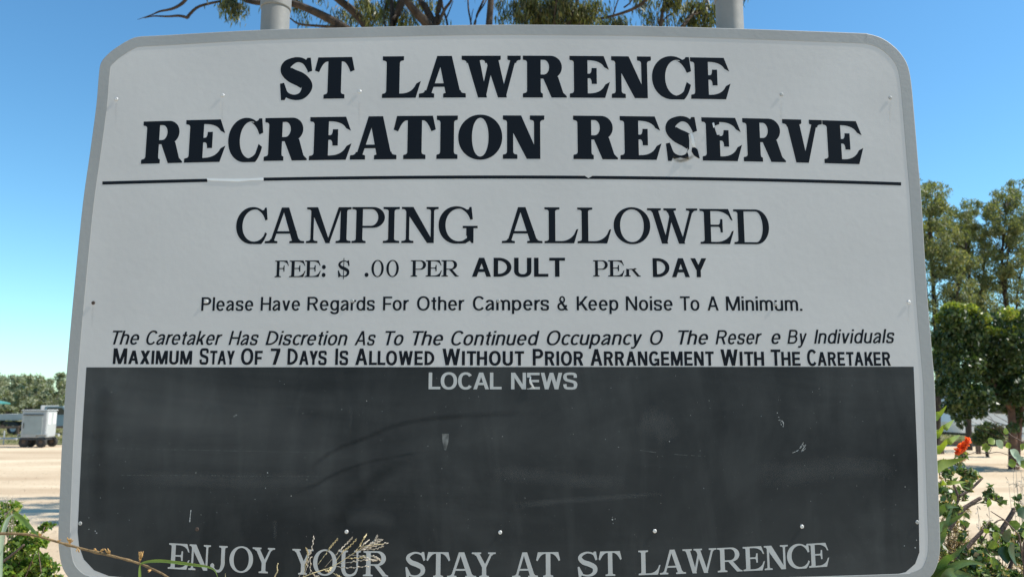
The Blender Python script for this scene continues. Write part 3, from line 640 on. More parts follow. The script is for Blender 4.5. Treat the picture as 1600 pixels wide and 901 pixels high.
words([('The', 175.7, 217.8), ('Caretaker', 228.8, 347.8), ('Has', 357.5, 404.2), ('Discretion', 415.2, 543.1), ('As', 554, 587), ('To', 602, 630.7), ('The', 644.7, 692.6), ('Continued', 705, 843.3), ('Occupancy', 854.3, 1003.7), ('O', 1015.5, 1036), ('The', 1059.8, 1106.6), ('Reser', 1117.6, 1190.9), ('e', 1205, 1219.6), ('By', 1229.7, 1261), ('Individuals', 1271.4, 1397.6)],
      [(200, 538.0), (600, 539), (820, 539.1), (1100, 537.8), (1390, 535.6)], [(200, 516.3), (600, 516.8), (820, 516.6), (1100, 515.6), (1390, 513.8)], M['ink'], .142, slant=0.20)
words([('MAXIMUM', 177, 300.3), ('STAY', 312, 366.8), ('OF', 376.7, 410.3), ('7', 422.7, 437.8), ('DAYS', 449.3, 510.7), ('IS', 523.9, 544.2), ('ALLOWED', 555.2, 678.8), ('WITHOUT', 691.2, 819), ('PRIOR', 832.3, 911.5), ('ARRANGEMENT', 922.5, 1115.3), ('WITH', 1125.9, 1193.8), ('THE', 1204.4, 1250.4), ('CARETAKER', 1261, 1391.3)],
      [(180, 568.5), (600, 569.6), (850, 571.0), (1100, 571.3), (1390, 571.0)], [(180, 544.2), (600, 543.6), (850, 545), (1100, 545.6), (1390, 546)], M['ink'], .185, small=0.86)
words([('LOCAL', 669.8, 783.8), ('NEWS', 798.6, 902)], [(670, 607.6), (900, 607.8)], [(670, 581.5), (900, 582)], M['silver'], .165, gap=.05, dmg={(1, 1): [[(-.1, .72), (.22, .70), (.16, .42), (.30, .22), (.10, .05), (-.1, .05)]]})

# ---- the ruled line with its peeled stretch and nick
rule = np.polyfit([160, 325, 412, 650, 915, 1100, 1250, 1408], [286.3, 281.6, 280, 277.6, 277.2, 279.2, 282.8, 287.4], 3)
ry = lambda x: float(np.polyval(rule, x))
def rule_piece(x0, x1, h0=2.5, h1=2.5, name='ruled_line'):
    n = max(2, int((x1 - x0) / 25)); up = []; lo = []
    for i in range(n + 1):
        x = x0 + (x1 - x0) * i / n; up.append(bp(x, ry(x) - h0)); lo.append(bp(x, ry(x) + h1))
    v = up + lo; f = [(i, n + 1 + i, n + 2 + i, i + 1) for i in range(n)]
    link(name, flat_mesh(v, f, -0.00022, 0.00012), M['ink'], sign)
rule_piece(160, 324); rule_piece(412, 914); rule_piece(926, 1408)
pw = mat('bare_vinyl', (0.74, 0.74, 0.73), 0.4)
pl = [(323, 278.8), (345, 279.5), (368, 279.5), (390, 279.3), (411, 277.8), (411.5, 281.6), (392, 282), (372, 284), (350, 283), (330, 282.4), (324, 281)]
link('peeled_strip', flat_mesh([bp(*p) for p in pl], [tuple(range(len(pl)))], -0.0006, 0.0005), pw, sign)
link('rule_stub', flat_mesh([bp(*p) for p in [(914, 275), (918, 277.5), (921, 280), (914, 279.8)]], [(0, 1, 2, 3)], -0.00022, 0.00012), M['ink'], sign)
link('rule_stub', flat_mesh([bp(*p) for p in [(917, 279.6), (926, 274.8), (926, 279.9)]], [(0, 1, 2)], -0.00022, 0.00012), M['ink'], sign)

# ---- peeled vinyl curling off the S of the second word, chips
def curl(pts, lift, m, name):
    """a small sheet whose points stand off the board by lift (m)"""
    v = [(bp(x, y)[0], -0.0003 - l, bp(x, y)[1]) for (x, y), l in zip(pts, lift)]
    n = len(v) // 2
    f = [(i, i + 1, n + i + 1, n + i) for i in range(n - 1)]
    me = bpy.data.meshes.new(name); me.from_pydata(v, [], f); me.update()
    link(name, me, m, sign, smooth=True)
curl([(1078.3, 209), (1079.5, 215), (1080.3, 223), (1082.5, 229), (1081.5, 208.5), (1083.5, 216), (1085, 224), (1086.5, 231.5)], [.0005, .001, .0015, .001, .001, .003, .004, .002], pw, 'vinyl_curl')
curl([(1081, 231), (1080.5, 237), (1084.5, 243.5), (1091, 247.5), (1085.5, 230.5), (1089.5, 234), (1091.5, 241), (1093, 247.8)], [.0005, .0008, .0008, .0005, .0015, .002, .0015, .001], M['ink'], 'vinyl_flap')
curl([(1112.8, 192.5), (1113.5, 196), (1114.5, 200), (1115.5, 192), (1116, 195), (1116.5, 199)], [.0005, .001, .0005, .001, .002, .001], pw, 'vinyl_chip')
curl([(828.5, 588), (826.8, 594), (829, 600), (833, 606), (830, 588), (829.5, 594), (832.5, 600), (836.5, 607)], [.0003, .0005, .0005, .0005, .001, .002, .002, .001], pw, 'vinyl_chip')
link('letter_chip', flat_mesh([bp(*p) for p in [(823.5, 591), (828, 590.5), (827, 597), (830, 605), (826, 606.5), (822.5, 601)]], [(0, 1, 2, 3, 4, 5)], -0.0004, 0.0001), M['board'], sign)

M['glue'] = mat('glue_stain', (0.22, 0.19, 0.14), 0.8, vary=.3, scale=90)
# ---- rivets (one mesh, shared)
rv = MB().lathe([(0.0001, 0.0003), (0.0012, 0.0003), (0.0016, 0.0010), (0.0024, 0.0011), (0.0034, 0.0008), (0.0042, 0.0003), (0.0044, 0.0)], 14, Matrix.Rotation(R(90), 4, 'X'))
rme = bpy.data.meshes.new('rivet'); rme.from_pydata(rv.v, [], rv.f); rme.update(); rme.materials.append(M['rivet'])
rme2 = rme.copy(); rme2.materials[0] = M['rivet_dull']; rme3 = rme.copy(); rme3.materials[0] = M['rivet_rust']
for me_ in (rme, rme2, rme3): me_.polygons.foreach_set('use_smooth', [True] * len(me_.polygons))
for x, y, q in [(182, 155, 0), (348, 149, 0), (562, 143, 0), (1221, 148, 1), (1391, 153, 1), (146, 473, 2), (322, 471, 0), (1420, 472, 0), (1212, 475, 1), (550.5, 470, 1), (779, 470, 1),
                (125.5, 817, 1), (308, 826, 2), (541.5, 830, 0), (781.5, 831, 0), (1023, 829, 0), (1253, 822, 0), (1433, 815, 1)]:
    X, Z = bp(x, y); o = link('rivet', (rme, rme2, rme3)[q], None, sign, (X, -0.0006, Z)); o.scale = (.95,) * 3
    o.rotation_euler.y = random.uniform(0, 6)

# ---- chalk left on the blackboard, and shadow arcs painted on it
def chalk_path(pts, wd, name='chalk_mark', gap=0.0):
    b = MB(); q = cr(pts, 6)
    for i in range(len(q) - 1):
        if random.random() < gap: continue
        (x0, y0), (x1, y1) = q[i], q[i + 1]; d = math.hypot(x1 - x0, y1 - y0) or 1; nx, ny = -(y1 - y0) / d, (x1 - x0) / d
        w0 = wd * random.uniform(.4, 1.1)
        c = [bp(x0 + nx * w0, y0 + ny * w0), bp(x1 + nx * w0, y1 + ny * w0), bp(x1 - nx * w0, y1 - ny * w0), bp(x0 - nx * w0, y0 - ny * w0)]
        b.add([(X, -0.00025, Z) for X, Z in c], [(0, 1, 2, 3)])
    b.build(name, M['chalk_faint'] if wd < .42 else M['chalk'], sign)
M['chalk_faint'] = mat('chalk_faint', (0.10, 0.105, 0.10), 0.9, vary=0.5, scale=200)
chalk_path([(180 + i * 8, 700 + i * .16 + random.uniform(-.3, .3)) for i in range(42)], .35, gap=.45)
chalk_path([(190 + i * 8, 741.5 + i * .06 + random.uniform(-.3, .3)) for i in range(40)], .35, gap=.45)
chalk_path([(298.5, 796), (297.5, 804), (296.5, 815)], .9)
chalk_path([(1000, 703), (1040, 708), (1080, 711), (1105, 712)], .4, gap=.3)
chalk_path([(1214, 643), (1217, 652), (1220, 660)], .8, gap=.35)
chalk_path([(1216, 656), (1223, 658), (1224, 666), (1220, 662)], .8, gap=.3)
chalk_path([(1238, 707), (1248, 702), (1256, 690), (1250, 699), (1259, 694), (1252, 705), (1260, 699)], .6, gap=.25)
chalk_path([(1217, 619), (1216, 626)], .4, gap=.3)
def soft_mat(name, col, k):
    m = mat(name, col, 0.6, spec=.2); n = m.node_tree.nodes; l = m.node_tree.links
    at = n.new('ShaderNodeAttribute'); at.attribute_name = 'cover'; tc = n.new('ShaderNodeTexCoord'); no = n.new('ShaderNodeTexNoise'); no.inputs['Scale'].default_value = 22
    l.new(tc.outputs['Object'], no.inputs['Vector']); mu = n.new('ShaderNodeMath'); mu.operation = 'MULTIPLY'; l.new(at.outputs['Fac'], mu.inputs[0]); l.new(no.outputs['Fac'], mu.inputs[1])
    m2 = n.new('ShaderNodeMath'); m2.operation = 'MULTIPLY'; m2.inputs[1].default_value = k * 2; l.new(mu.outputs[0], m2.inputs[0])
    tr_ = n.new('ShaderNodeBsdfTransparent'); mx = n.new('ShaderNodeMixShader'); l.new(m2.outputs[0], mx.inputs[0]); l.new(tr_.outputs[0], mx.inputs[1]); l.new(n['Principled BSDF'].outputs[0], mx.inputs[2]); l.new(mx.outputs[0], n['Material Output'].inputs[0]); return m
M['shadow_tint'] = soft_mat('slate_shadow_tint', (0.008, 0.010, 0.011), .22); M['dusty'] = soft_mat('chalk_dust', (0.16, 0.165, 0.16), .15)  # dark tint paints the cast shadow arcs; pale tint is chalk dust
M['grime_faint'] = soft_mat('rust_grime', (0.20, 0.17, 0.13), .07)
MK = [0]
def arc_mark(pts, w0, w1, m='shadow_tint', name='shadow_mark'):
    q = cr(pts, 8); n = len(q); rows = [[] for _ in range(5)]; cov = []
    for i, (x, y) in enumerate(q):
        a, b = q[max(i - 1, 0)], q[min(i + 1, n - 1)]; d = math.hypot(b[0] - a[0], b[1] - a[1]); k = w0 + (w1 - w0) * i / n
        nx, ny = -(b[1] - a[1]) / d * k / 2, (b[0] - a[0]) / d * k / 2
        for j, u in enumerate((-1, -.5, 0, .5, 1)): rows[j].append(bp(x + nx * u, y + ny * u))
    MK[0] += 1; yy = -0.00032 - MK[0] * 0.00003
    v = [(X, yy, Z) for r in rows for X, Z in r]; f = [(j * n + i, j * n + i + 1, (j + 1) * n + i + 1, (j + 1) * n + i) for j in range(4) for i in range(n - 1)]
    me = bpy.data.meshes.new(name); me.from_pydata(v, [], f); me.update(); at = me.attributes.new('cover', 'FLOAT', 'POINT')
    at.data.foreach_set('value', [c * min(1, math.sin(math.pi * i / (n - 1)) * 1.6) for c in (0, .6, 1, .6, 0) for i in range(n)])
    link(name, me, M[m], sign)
arc_mark([(486, 734), (500, 718), (530, 700), (570, 684), (620, 664), (680, 653), (760, 648), (860, 642)], 9, 12)  # cast shadow of a grass stem, painted as a soft dark arc
arc_mark([(450, 774), (490, 758), (520, 742), (560, 726), (610, 714), (670, 704)], 9, 7)  # second stem shadow, painted the same way
arc_mark([(500, 845), (530, 812), (548, 790), (566, 765), (600, 738), (650, 712)], 44, 26)  # broad cast shadow streak, painted dark on the board
arc_mark([(166, 600), (164, 650), (158, 700), (154, 760), (153, 830)], 40, 36)  # darker upright band near the left edge
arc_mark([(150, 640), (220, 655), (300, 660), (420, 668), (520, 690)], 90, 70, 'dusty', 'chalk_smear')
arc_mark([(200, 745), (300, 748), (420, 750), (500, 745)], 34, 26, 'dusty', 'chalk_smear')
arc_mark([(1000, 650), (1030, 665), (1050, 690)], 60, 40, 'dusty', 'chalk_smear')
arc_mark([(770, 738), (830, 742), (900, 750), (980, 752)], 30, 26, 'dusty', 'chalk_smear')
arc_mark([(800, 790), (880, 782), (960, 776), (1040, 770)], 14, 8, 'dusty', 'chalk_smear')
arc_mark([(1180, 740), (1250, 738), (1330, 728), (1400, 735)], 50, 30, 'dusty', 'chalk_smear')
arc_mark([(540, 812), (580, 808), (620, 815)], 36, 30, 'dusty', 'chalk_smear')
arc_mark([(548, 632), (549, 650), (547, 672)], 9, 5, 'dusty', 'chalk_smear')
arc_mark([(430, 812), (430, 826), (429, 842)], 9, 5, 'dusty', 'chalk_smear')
sp = MB()
for x, y, r_ in [(957, 811, 1.6), (961, 810, 1.0), (958, 817, .7), (149, 829, 1.5), (151, 832, 1.4), (139, 826, 1), (139, 808, .8), (418, 738, 1.3), (306, 738, .9), (415, 762, 1), (455, 774, 1), (1046, 689, 1.2), (1430, 855, 1.6), (1413, 852, 1), (1432, 843, 1), (366, 650, 1), (369, 648, 1.2), (1414, 760, 1), (573, 626, 1), (157, 777, .9)] + [(random.uniform(140, 1420), random.uniform(585, 840), random.uniform(.3, .7)) for _ in range(120)]:
    k = random.uniform(0, 3); pts = [bp(x + r_ * (random.uniform(.5, 1)) * math.cos(k + a), y + r_ * random.uniform(.5, 1.1) * math.sin(k + a)) for a in (0, 1.2, 2.5, 3.7, 5)]
    sp.add([(X, -0.00025, Z) for X, Z in pts], [(0, 1, 2, 3, 4)])
o = sp.build('chalk_speckle', M['chalk'], sign); o['kind'] = 'stuff'
M['grime'] = soft_mat('glue_grime', (0.20, 0.16, 0.10), .5)
arc_mark([(1050, 246), (1062, 251), (1076, 248), (1084, 243)], 9, 6, 'grime', 'glue_stain')
for x in (182, 348, 562, 1221, 1391, 1420): arc_mark([(x, 158 if x != 1420 else 475), (x - 1, 172 if x != 1420 else 486), (x - 1, 196 if x != 1420 else 505)], 5, 3, 'grime_faint', 'rust_run')
arc_mark([(146, 475), (145, 488), (144, 512)], 6, 3, 'grime_faint', 'rust_run')
# rubbed chalk patch, upper middle
link('chalk_smudge', flat_mesh([bp(*p) for p in [(690.5, 677), (701.5, 677), (700.5, 690), (697, 703), (694, 702), (691.5, 690)]], [tuple(range(6))], -0.0002, 0.0001), mat('chalk_rub', (0.14, 0.145, 0.14), 0.9, vary=0.6, scale=70), sign)

# ---- posts behind the board
YP = YB + 0.068
for xa, xb, ycap in ((407.5, 451.5, 16.0), (1119.5, 1162.0, 3.0)):
    a = P(xa, 46, YP); b = P(xb, 46, YP); cx = (a.x + b.x) / 2; r_ = (b.x - a.x) / 2 * .985
    ztop = P((xa + xb) / 2, ycap, YP).z
    Mx = Matrix.Translation((cx - BASE.x, YP - BASE.y, 0))
    p_ = MB().lathe([(r_, -0.4), (r_, ztop + .01)], 40, Mx).build('post', M['post'], sign, smooth=True)
    MB().lathe([(r_ + .0003, ztop), (r_ + .0022, ztop + .001), (r_ + .0028, ztop + .004), (r_ + .0022, ztop + .09), (r_ * .9, ztop + .112), (r_ * .5, ztop + .12), (0.0005, ztop + .122)], 40, Mx).build('post_cap', M['post'], p_, smooth=True)
    # straps round the post, bolted to the back of the board
    for zz in (1.45, 2.2):
        MB().lathe([(r_ + .001, zz), (r_ + .004, zz), (r_ + .004, zz + .03), (r_ + .001, zz + .03)], 30, Mx).box((cx - BASE.x, 0.034, zz + .015), (.16, .006, .03)).build('bracket', M['frame'], sign)

# ================================================================ TREES
def wob(a, b, n, amt):
    a, b = Vector(a), Vector(b); L = (b - a).length; pts = [a]
    for i in range(1, n): pts.append(a.lerp(b, i / n) + Vector((random.uniform(-1, 1), random.uniform(-1, 1), random.uniform(-1, 1))) * amt * L)
    return pts + [b]
def limb(pts, r0, r1, n=7):
    q = cr([tuple(p) for p in pts], 4); m = len(q)
    rad = [r0 + (r1 - r0) * i / (m - 1) for i in range(m)]
    return q, rad, n
def add_limb(mb, pts, r0, r1, n=7): q, rad, n = limb(pts, r0, r1, n); mb.tube(q, rad, n, True); return q

DG = 12.0
def gum(label, base_px, limbs, clumps, depth=DG, trunk_top=None, twigs=(), r0=.14, leafm=('gum', 'gum_gold'), extra=12, ext_box=None, leafL=.13, leafW=.02, group='gum trees behind the sign'):
    """limbs: (points in px, r0, r1, depth shift); clumps: (px, py, r px, n, pale, dshift)"""
    bx = P(base_px, 500, depth); root = empty('gum_tree', (bx.x, depth, 0), label, 'tree', group)
    B = Vector((bx.x, depth, 0)); mb = MB()
    top = P(trunk_top[0], trunk_top[1], depth)
    tp = wob(B + Vector((0, 0, -.2)), top, 4, .015); add_limb(mb, tp, r0 * 1.25, r0 * .8, 10); mb.build('trunk', M['bark'], root, True, B)
    for pts, a, b, ds in limbs:
        m_ = MB(); q = [P(x, y, depth + ds * i / max(1, len(pts) - 1)) for i, (x, y) in enumerate(pts)]
        add_limb(m_, q, a, b, 8); m_.build('branch', M['bark'], root, True, B)
    tw = MB(); LV = []; TN = []; LP = []; TP = []
    for (x, y, r_, n, pale, ds) in clumps:
        c = P(x, y, depth + ds); s = 1.02 * depth / FPX
        rr = r_ * s
        # hanging strings of leaves around a few twigs
        n = int(n * 1.7); nt_ = max(2, int(n / 14))
        for k in range(nt_):
            e = Vector(clump(c, rr, 1)[0]); st_ = c + Vector((random.uniform(-.3, .3), random.uniform(-.3, .3), random.uniform(.2, .5))) * rr
            tw.tube([st_, (st_ + e) / 2 + Vector((0, 0, .1 * rr)), e, e + Vector((random.uniform(-.03, .03), 0, -.12))], [.007, .005, .004, .002], 4, False)
            m_ = max(3, int(n / nt_))
            t = rng.uniform(0, 1, (m_, 1)); C = np.asarray(st_) * (1 - t) + np.asarray(e) * t + rng.normal(size=(m_, 3)) * .07 - np.array([0, 0, .05])
            V, T = leaves(C, leafL, leafW, .72)
            (LP if random.random() < pale else LV).append(V)
            (TP if len(LP) and LP[-1] is V else TN).append(T)
    tag(tw.build('twig', M['bark'], root, False, B), kind='stuff')
    for LL, TT, nm, mm in ((LV, TN, 'crown', leafm[0]), (LP, TP, 'crown', leafm[1])):
        if LL:
            V = np.concatenate(LL) - np.asarray(B); o = link(nm, quads(V, np.concatenate(TT)), M[mm], root)
    return root

def above(x0, x1, y0, y1, n, r=34, cnt=150, pale=.3):
    return [(random.uniform(x0, x1), random.uniform(y0, y1), r * random.uniform(.6, 1.3), cnt, pale, random.uniform(-1.6, 1.6)) for _ in range(n)]
random.seed(11)
gum('leaning gum tree behind the sign, its limbs slanting up left past the left post', 585,
    [([(580, 75), (535, 42), (490, 18), (448, 4), (385, 1), (330, -40)], .085, .03, .3), ([(590, 80), (570, 38), (545, 12), (522, -6), (470, -60), (420, -120)], .085, .03, -.4),
     ([(345, 2), (312, 10), (297, 22), (293, 28)], .018, .028, .05), ([(293, 28), (280, 25), (262, 26), (240, 25.5), (225, 28.5)], .026, .006, .05), ([(300, -25), (290, 0), (272, 13), (250, 18), (238, 23), (215, 31)], .035, .003, .05),
     ([(545, 44), (500, 41), (468, 38), (455, 30), (448, 26)], .025, .008, .2), ([(600, 90), (640, -60), (620, -170)], .07, .03, .6)],
    [(362, 4, 16, 90, .5, 0), (375, 12, 15, 90, .3, .1), (360, 22, 9, 28, .1, 0), (372, 26, 6, 16, .2, 0), (350, 2, 10, 40, .4, 0), (462, 8, 16, 60, .1, .8), (480, 30, 10, 24, .1, .8), (510, 33, 14, 34, .1, .9), (535, 22, 16, 60, .1, .9), (550, 33, 14, 50, .2, .9),
     (572, 8, 15, 110, .9, -.3), (581, 22, 12, 90, .95, -.3), (583, 33, 8, 40, .95, -.3), (560, 12, 12, 40, .3, .5), (605, 8, 18, 70, .4, .5), (430, -8, 20, 60, .2, .5), (500, -10, 22, 90, .3, .5)] + above(320, 620, -260, -25, 30, cnt=120),
    trunk_top=(590, 75), r0=.16)
random.seed(12)
gum('thick forked gum tree showing above the middle of the sign, left of the straight trunk', 678,
    [([(680, 90), (672, 45), (650, 20), (632, -5), (590, -90)], .095, .04, -.3), ([(681, 90), (678, 42), (664, 10), (655, -8), (640, -120)], .08, .03, .3), ([(676, 70), (682, 30), (688, 0), (700, -100)], .06, .03, .1),
     ([(684, 38), (695, 15), (704, 3), (712, -15)], .03, .015, 0), ([(696, 50), (699, 38), (692, 12), (690, -5)], .02, .014, .3), ([(697, 30), (703, 15), (708, 2)], .012, .006, .2),
     ([(612, 60), (613, 35), (612, 5), (608, -15)], .045, .03, .5), ([(608, 50), (600, 33), (603, 5), (608, -5)], .015, .01, .6), ([(613, 30), (628, 12), (640, -8)], .022, .014, .5)],
    [(612, 12, 16, 80, .5, .5), (632, 28, 14, 60, .5, .4), (645, 33, 10, 60, .6, .2), (655, 12, 10, 50, .7, .5), (640, 5, 14, 60, .5, .5), (672, 8, 9, 40, .8, .5), (603, 33, 12, 50, .3, .6), (625, 40, 12, 60, .2, .5), (690, 32, 8, 26, .6, .5), (600, 22, 14, 50, .2, .7)] + above(580, 740, -260, -20, 22, cnt=120),
    trunk_top=(680, 80), r0=.17)
random.seed(13)
gum('straight dark gum trunk above the sign middle, thin bare fork on its left', 764,
    [([(764, 90), (764, 45), (767, 0), (772, -80), (790, -220)], .066, .04, 0), ([(737, 70), (736, 38), (732, 15), (731, -6)], .016, .012, .2), ([(737, 60), (745, 25), (755, 2), (760, -12)], .024, .013, .2), ([(748, 20), (756, 8), (762, -4)], .012, .01, .2), ([(736, 36), (738, 20), (740, 14)], .008, .004, .2), ([(764, 60), (745, 80), (737, 70)], .03, .018, .1)],
    [(782, 5, 9, 40, .1, .3), (788, 22, 9, 30, .1, .3), (785, 33, 8, 22, .1, .3)] + above(740, 850, -280, -60, 18, cnt=110), trunk_top=(764, 85), r0=.085)
random.seed(14)
gum('dense drooping gum crown above the sign to the right of the straight trunk', 868,
    [([(868, 100), (872, 60), (868, 20), (872, -60), (860, -200)], .06, .03, 0), ([(885, 60), (890, 35), (900, 10), (905, -20)], .035, .02, -.2), ([(926, 31), (950, 27), (980, 18), (1000, 8), (1012, -4)], .016, .03, -.2), ([(885, 60), (905, 40), (926, 31)], .03, .018, -.2), ([(870, 70), (866, 30), (871, -5)], .014, .01, -.3), ([(958, 24), (963, 8), (968, -5)], .012, .008, -.2), ([(975, 12), (984, 5), (990, -6)], .014, .01, -.2), ([(988, 15), (989, 28)], .004, .003, -.2), ([(815, 70), (818, 45), (835, 10), (850, -20)], .03, .02, .3)],
    [(806, 15, 16, 130, .2, 0), (815, 32, 14, 110, .4, 0), (832, 12, 20, 300, .4, .2), (840, 30, 18, 300, .4, .2), (862, 16, 22, 380, .5, 0), (870, 34, 14, 240, .4, 0), (885, 14, 18, 260, .6, 0), (898, 30, 14, 150, .7, 0), (912, 18, 15, 200, .8, -.2), (922, 34, 10, 90, .95, -.2), (930, 12, 14, 90, .6, -.2), (948, 22, 10, 34, .2, 0), (905, 42, 18, 160, .3, .3), (940, 41, 16, 160, .3, .6), (968, 41, 18, 150, .1, .6), (855, 44, 26, 360, .3, .3), (960, 36, 9, 50, .1, .6), (820, 0, 20, 180, .3, .2), (880, -8, 24, 260, .5, .1)] + above(800, 1010, -280, -25, 30, cnt=130), trunk_top=(868, 95), r0=.12)
random.seed(15)
gum('open airy gum tree above the sign just left of the right post', 1040,
    [([(1030, 100), (1032, 42), (1036, 15), (1041, -10), (1050, -120)], .035, .02, 0), ([(1031, 45), (1028, 30), (1028, 18)], .012, .008, 0), ([(1033, 38), (1042, 26), (1055, 18), (1066, -2)], .014, .008, 0), ([(1042, 42), (1042, 20), (1048, -6)], .012, .008, .3), ([(1066, 42), (1080, 25), (1098, 8), (1115, -10)], .03, .02, .3), ([(1082, 24), (1096, 18), (1108, 5)], .014, .008, .3), ([(1032, 80), (1070, 60), (1066, 42)], .03, .025, .2)],
    [(1005, 10, 11, 60, .2, 0), (1012, 26, 8, 30, .2, 0), (1018, 36, 9, 34, .2, .2), (1026, 10, 7, 24, .2, .2), (1046, 3, 15, 130, .95, -.1), (1058, 6, 12, 90, .9, -.1), (1065, 30, 9, 34, .2, .3), (1078, 10, 14, 90, .3, .2), (1083, 32, 12, 90, .1, .4), (1078, 38, 8, 60, .05, .4), (1095, 16, 16, 120, .4, .2), (1108, 30, 15, 110, .5, .2), (1115, 12, 14, 90, .5, .2), (1100, 38, 12, 60, .4, .2), (1046, 30, 8, 22, .2, .2), (1000, -5, 12, 60, .3, 0)] + above(1000, 1180, -280, -20, 24, cnt=110), trunk_top=(1031, 95), r0=.08)

# ---- gum trees far right
def far_tree(name, label, base, topz, blobs, leafm, L, W, droop, group, twr=.05, bark='bark', stems=None, cat='tree', shell=0.0, flat=1.0):
    """blobs: (x, y, z, r, n) in metres"""
    B = Vector(base); root = empty(name, B, label, cat, group); mb = MB()
    for (pts, a, b) in (stems or [([B + Vector((0, 0, -.2)), B + Vector((random.uniform(-.2, .2), 0, topz * .4)), Vector((B.x + random.uniform(-.3, .3), B.y, topz * .8))], twr * 2, twr * .6)]): add_limb(mb, pts, a, b, 8)
    ends = [Vector(p) for q in (stems or [([B, B + Vector((0, 0, topz * .45))], 0, 0)]) for p in cr([tuple(v) for v in q[0]], 4)[1:]]
    mb.build('trunk', M[bark], root, True, B)
    tw = MB(); LV = []; TN = []
    for (x, y, z, r_, n) in blobs:
        c = Vector((x, y, z)); e = min(ends, key=lambda q: (q + Vector((0, 0, .5)) - c).length)
        tw.tube(wob(e, c, 3, .06), [twr * .25, twr * .17, twr * .1, twr * .05], 5, False)
        V, T = leaves(clump(c, (r_ * 1.15, r_ * 1.15, r_ * random.uniform(.9, 1.4)), n, flat, shell), L, W, droop); LV.append(V); TN.append(np.clip(T * .8 + random.uniform(0, .2), 0, 1))
    tag(tw.build('branch', M[bark], root, True, B), kind='stuff')
    link('crown', quads(np.concatenate(LV) - np.asarray(B), np.concatenate(TN)), M[leafm], root)
    return root
random.seed(21); rng = np.random.default_rng(21)
YR = 26.0
def pxblobs(lst, Y, sp=1.2, k=1.0):
    r = []
    big = [(x + random.gauss(0, .75) * rp, y + random.gauss(0, .8) * rp, rp * random.uniform(.4, .95), n / 4.6) for (x, y, rp, n) in lst for _k in range(6)]
    for (x, y, rp, n) in big:
        d = Y + random.uniform(-sp, sp); c = P(x, y, d); r.append((c.x, c.y, c.z, rp * Y / FPX * 1.04, int(n * k)))
    return r
def stem_px(pts, Y, a, b): return ([P(x, y, Y) for x, y in pts], a, b)
gA = [(1448, 300, 12, 90), (1456, 292, 10, 50), (1464, 302, 10, 70), (1452, 325, 18, 220), (1468, 325, 9, 70), (1450, 355, 18, 260), (1470, 360, 14, 180), (1485, 375, 15, 220), (1455, 385, 15, 200), (1478, 400, 16, 230), (1500, 400, 14, 220), (1495, 420, 14, 170), (1455, 430, 12, 80), (1475, 450, 16, 150), (1500, 450, 16, 160), (1450, 470, 16, 130), (1470, 490, 16, 130), (1500, 480, 15, 160), (1480, 520, 14, 90), (1460, 540, 14, 90), (1455, 580, 12, 60), (1450, 510, 14, 100), (1440, 400, 20, 200), (1430, 340, 22, 250), (1425, 460, 26, 250)]
far_tree('gum_tree', 'tall gum tree directly beside the sign edge on the right side', (P(1462, 600, YR).x, YR, 0), 7, pxblobs(gA, YR, k=3.8), 'wattle', .13, .038, .5, 'gum trees right of the sign', .07,
         stems=[stem_px([(1462, 720), (1466, 600), (1460, 480), (1452, 340)], YR, .12, .04), stem_px([(1466, 600), (1478, 520), (1500, 440), (1510, 380)], YR, .07, .03), stem_px([(1466, 590), (1450, 530), (1448, 450)], YR, .06, .03)])
gB = [(1490, 335, 8, 40), (1497, 345, 10, 70), (1513, 328, 10, 80), (1522, 335, 10, 80), (1508, 355, 16, 230), (1528, 362, 14, 190), (1500, 380, 14, 190), (1520, 390, 18, 280), (1540, 385, 12, 150), (1510, 425, 16, 200), (1530, 430, 14, 140), (1525, 460, 15, 180), (1540, 475, 14, 150), (1505, 500, 16, 200), (1528, 500, 16, 180), (1510, 470, 14, 150), (1515, 530, 14, 120), (1540, 445, 12, 110), (1495, 540, 12, 90)]
far_tree('gum_tree', 'middle gum tree right of the sign with a ragged lower crown', (P(1515, 600, YR + 2).x, YR + 2, 0), 7, pxblobs(gB, YR + 2, k=3.8), 'wattle', .13, .038, .5, 'gum trees right of the sign', .07,
         stems=[stem_px([(1515, 715), (1512, 600), (1515, 480), (1512, 350)], YR + 2, .11, .04), stem_px([(1512, 590), (1530, 480), (1540, 400)], YR + 2, .06, .02)])
gC = [(1545, 330, 9, 50), (1556, 318, 10, 80), (1570, 307, 10, 90), (1583, 312, 10, 80), (1598, 303, 11, 120), (1560, 340, 16, 200), (1580, 335, 16, 240), (1600, 330, 18, 280), (1545, 360, 14, 150), (1562, 365, 14, 150), (1585, 365, 14, 180), (1605, 365, 18, 220), (1550, 395, 9, 60), (1575, 395, 10, 90), (1560, 420, 10, 60), (1598, 400, 12, 120), (1583, 425, 12, 100), (1565, 420, 12, 180), (1572, 438, 12, 180), (1560, 450, 8, 60), (1590, 450, 12, 60), (1600, 470, 12, 50), (1610, 440, 16, 120), (1548, 478, 12, 120), (1600, 500, 9, 30), (1575, 560, 10, 30), (1590, 540, 8, 20), (1630, 380, 30, 400), (1640, 450, 30, 300)]
far_tree('gum_tree', 'taller gum tree at the right edge with bare twin stems and sky gaps', (P(1585, 600, YR + 1).x, YR + 1, 0), 7, pxblobs(gC, YR + 1, k=3.6), 'wattle', .13, .038, .5, 'gum trees right of the sign', .06,
         stems=[stem_px([(1590, 715), (1586, 600), (1575, 500), (1565, 420), (1572, 330)], YR + 1, .09, .03), stem_px([(1586, 600), (1580, 510), (1571, 440), (1580, 370)], YR + 1.1, .05, .02), stem_px([(1590, 620), (1600, 545), (1588, 480), (1600, 400)], YR + .9, .05, .02)])

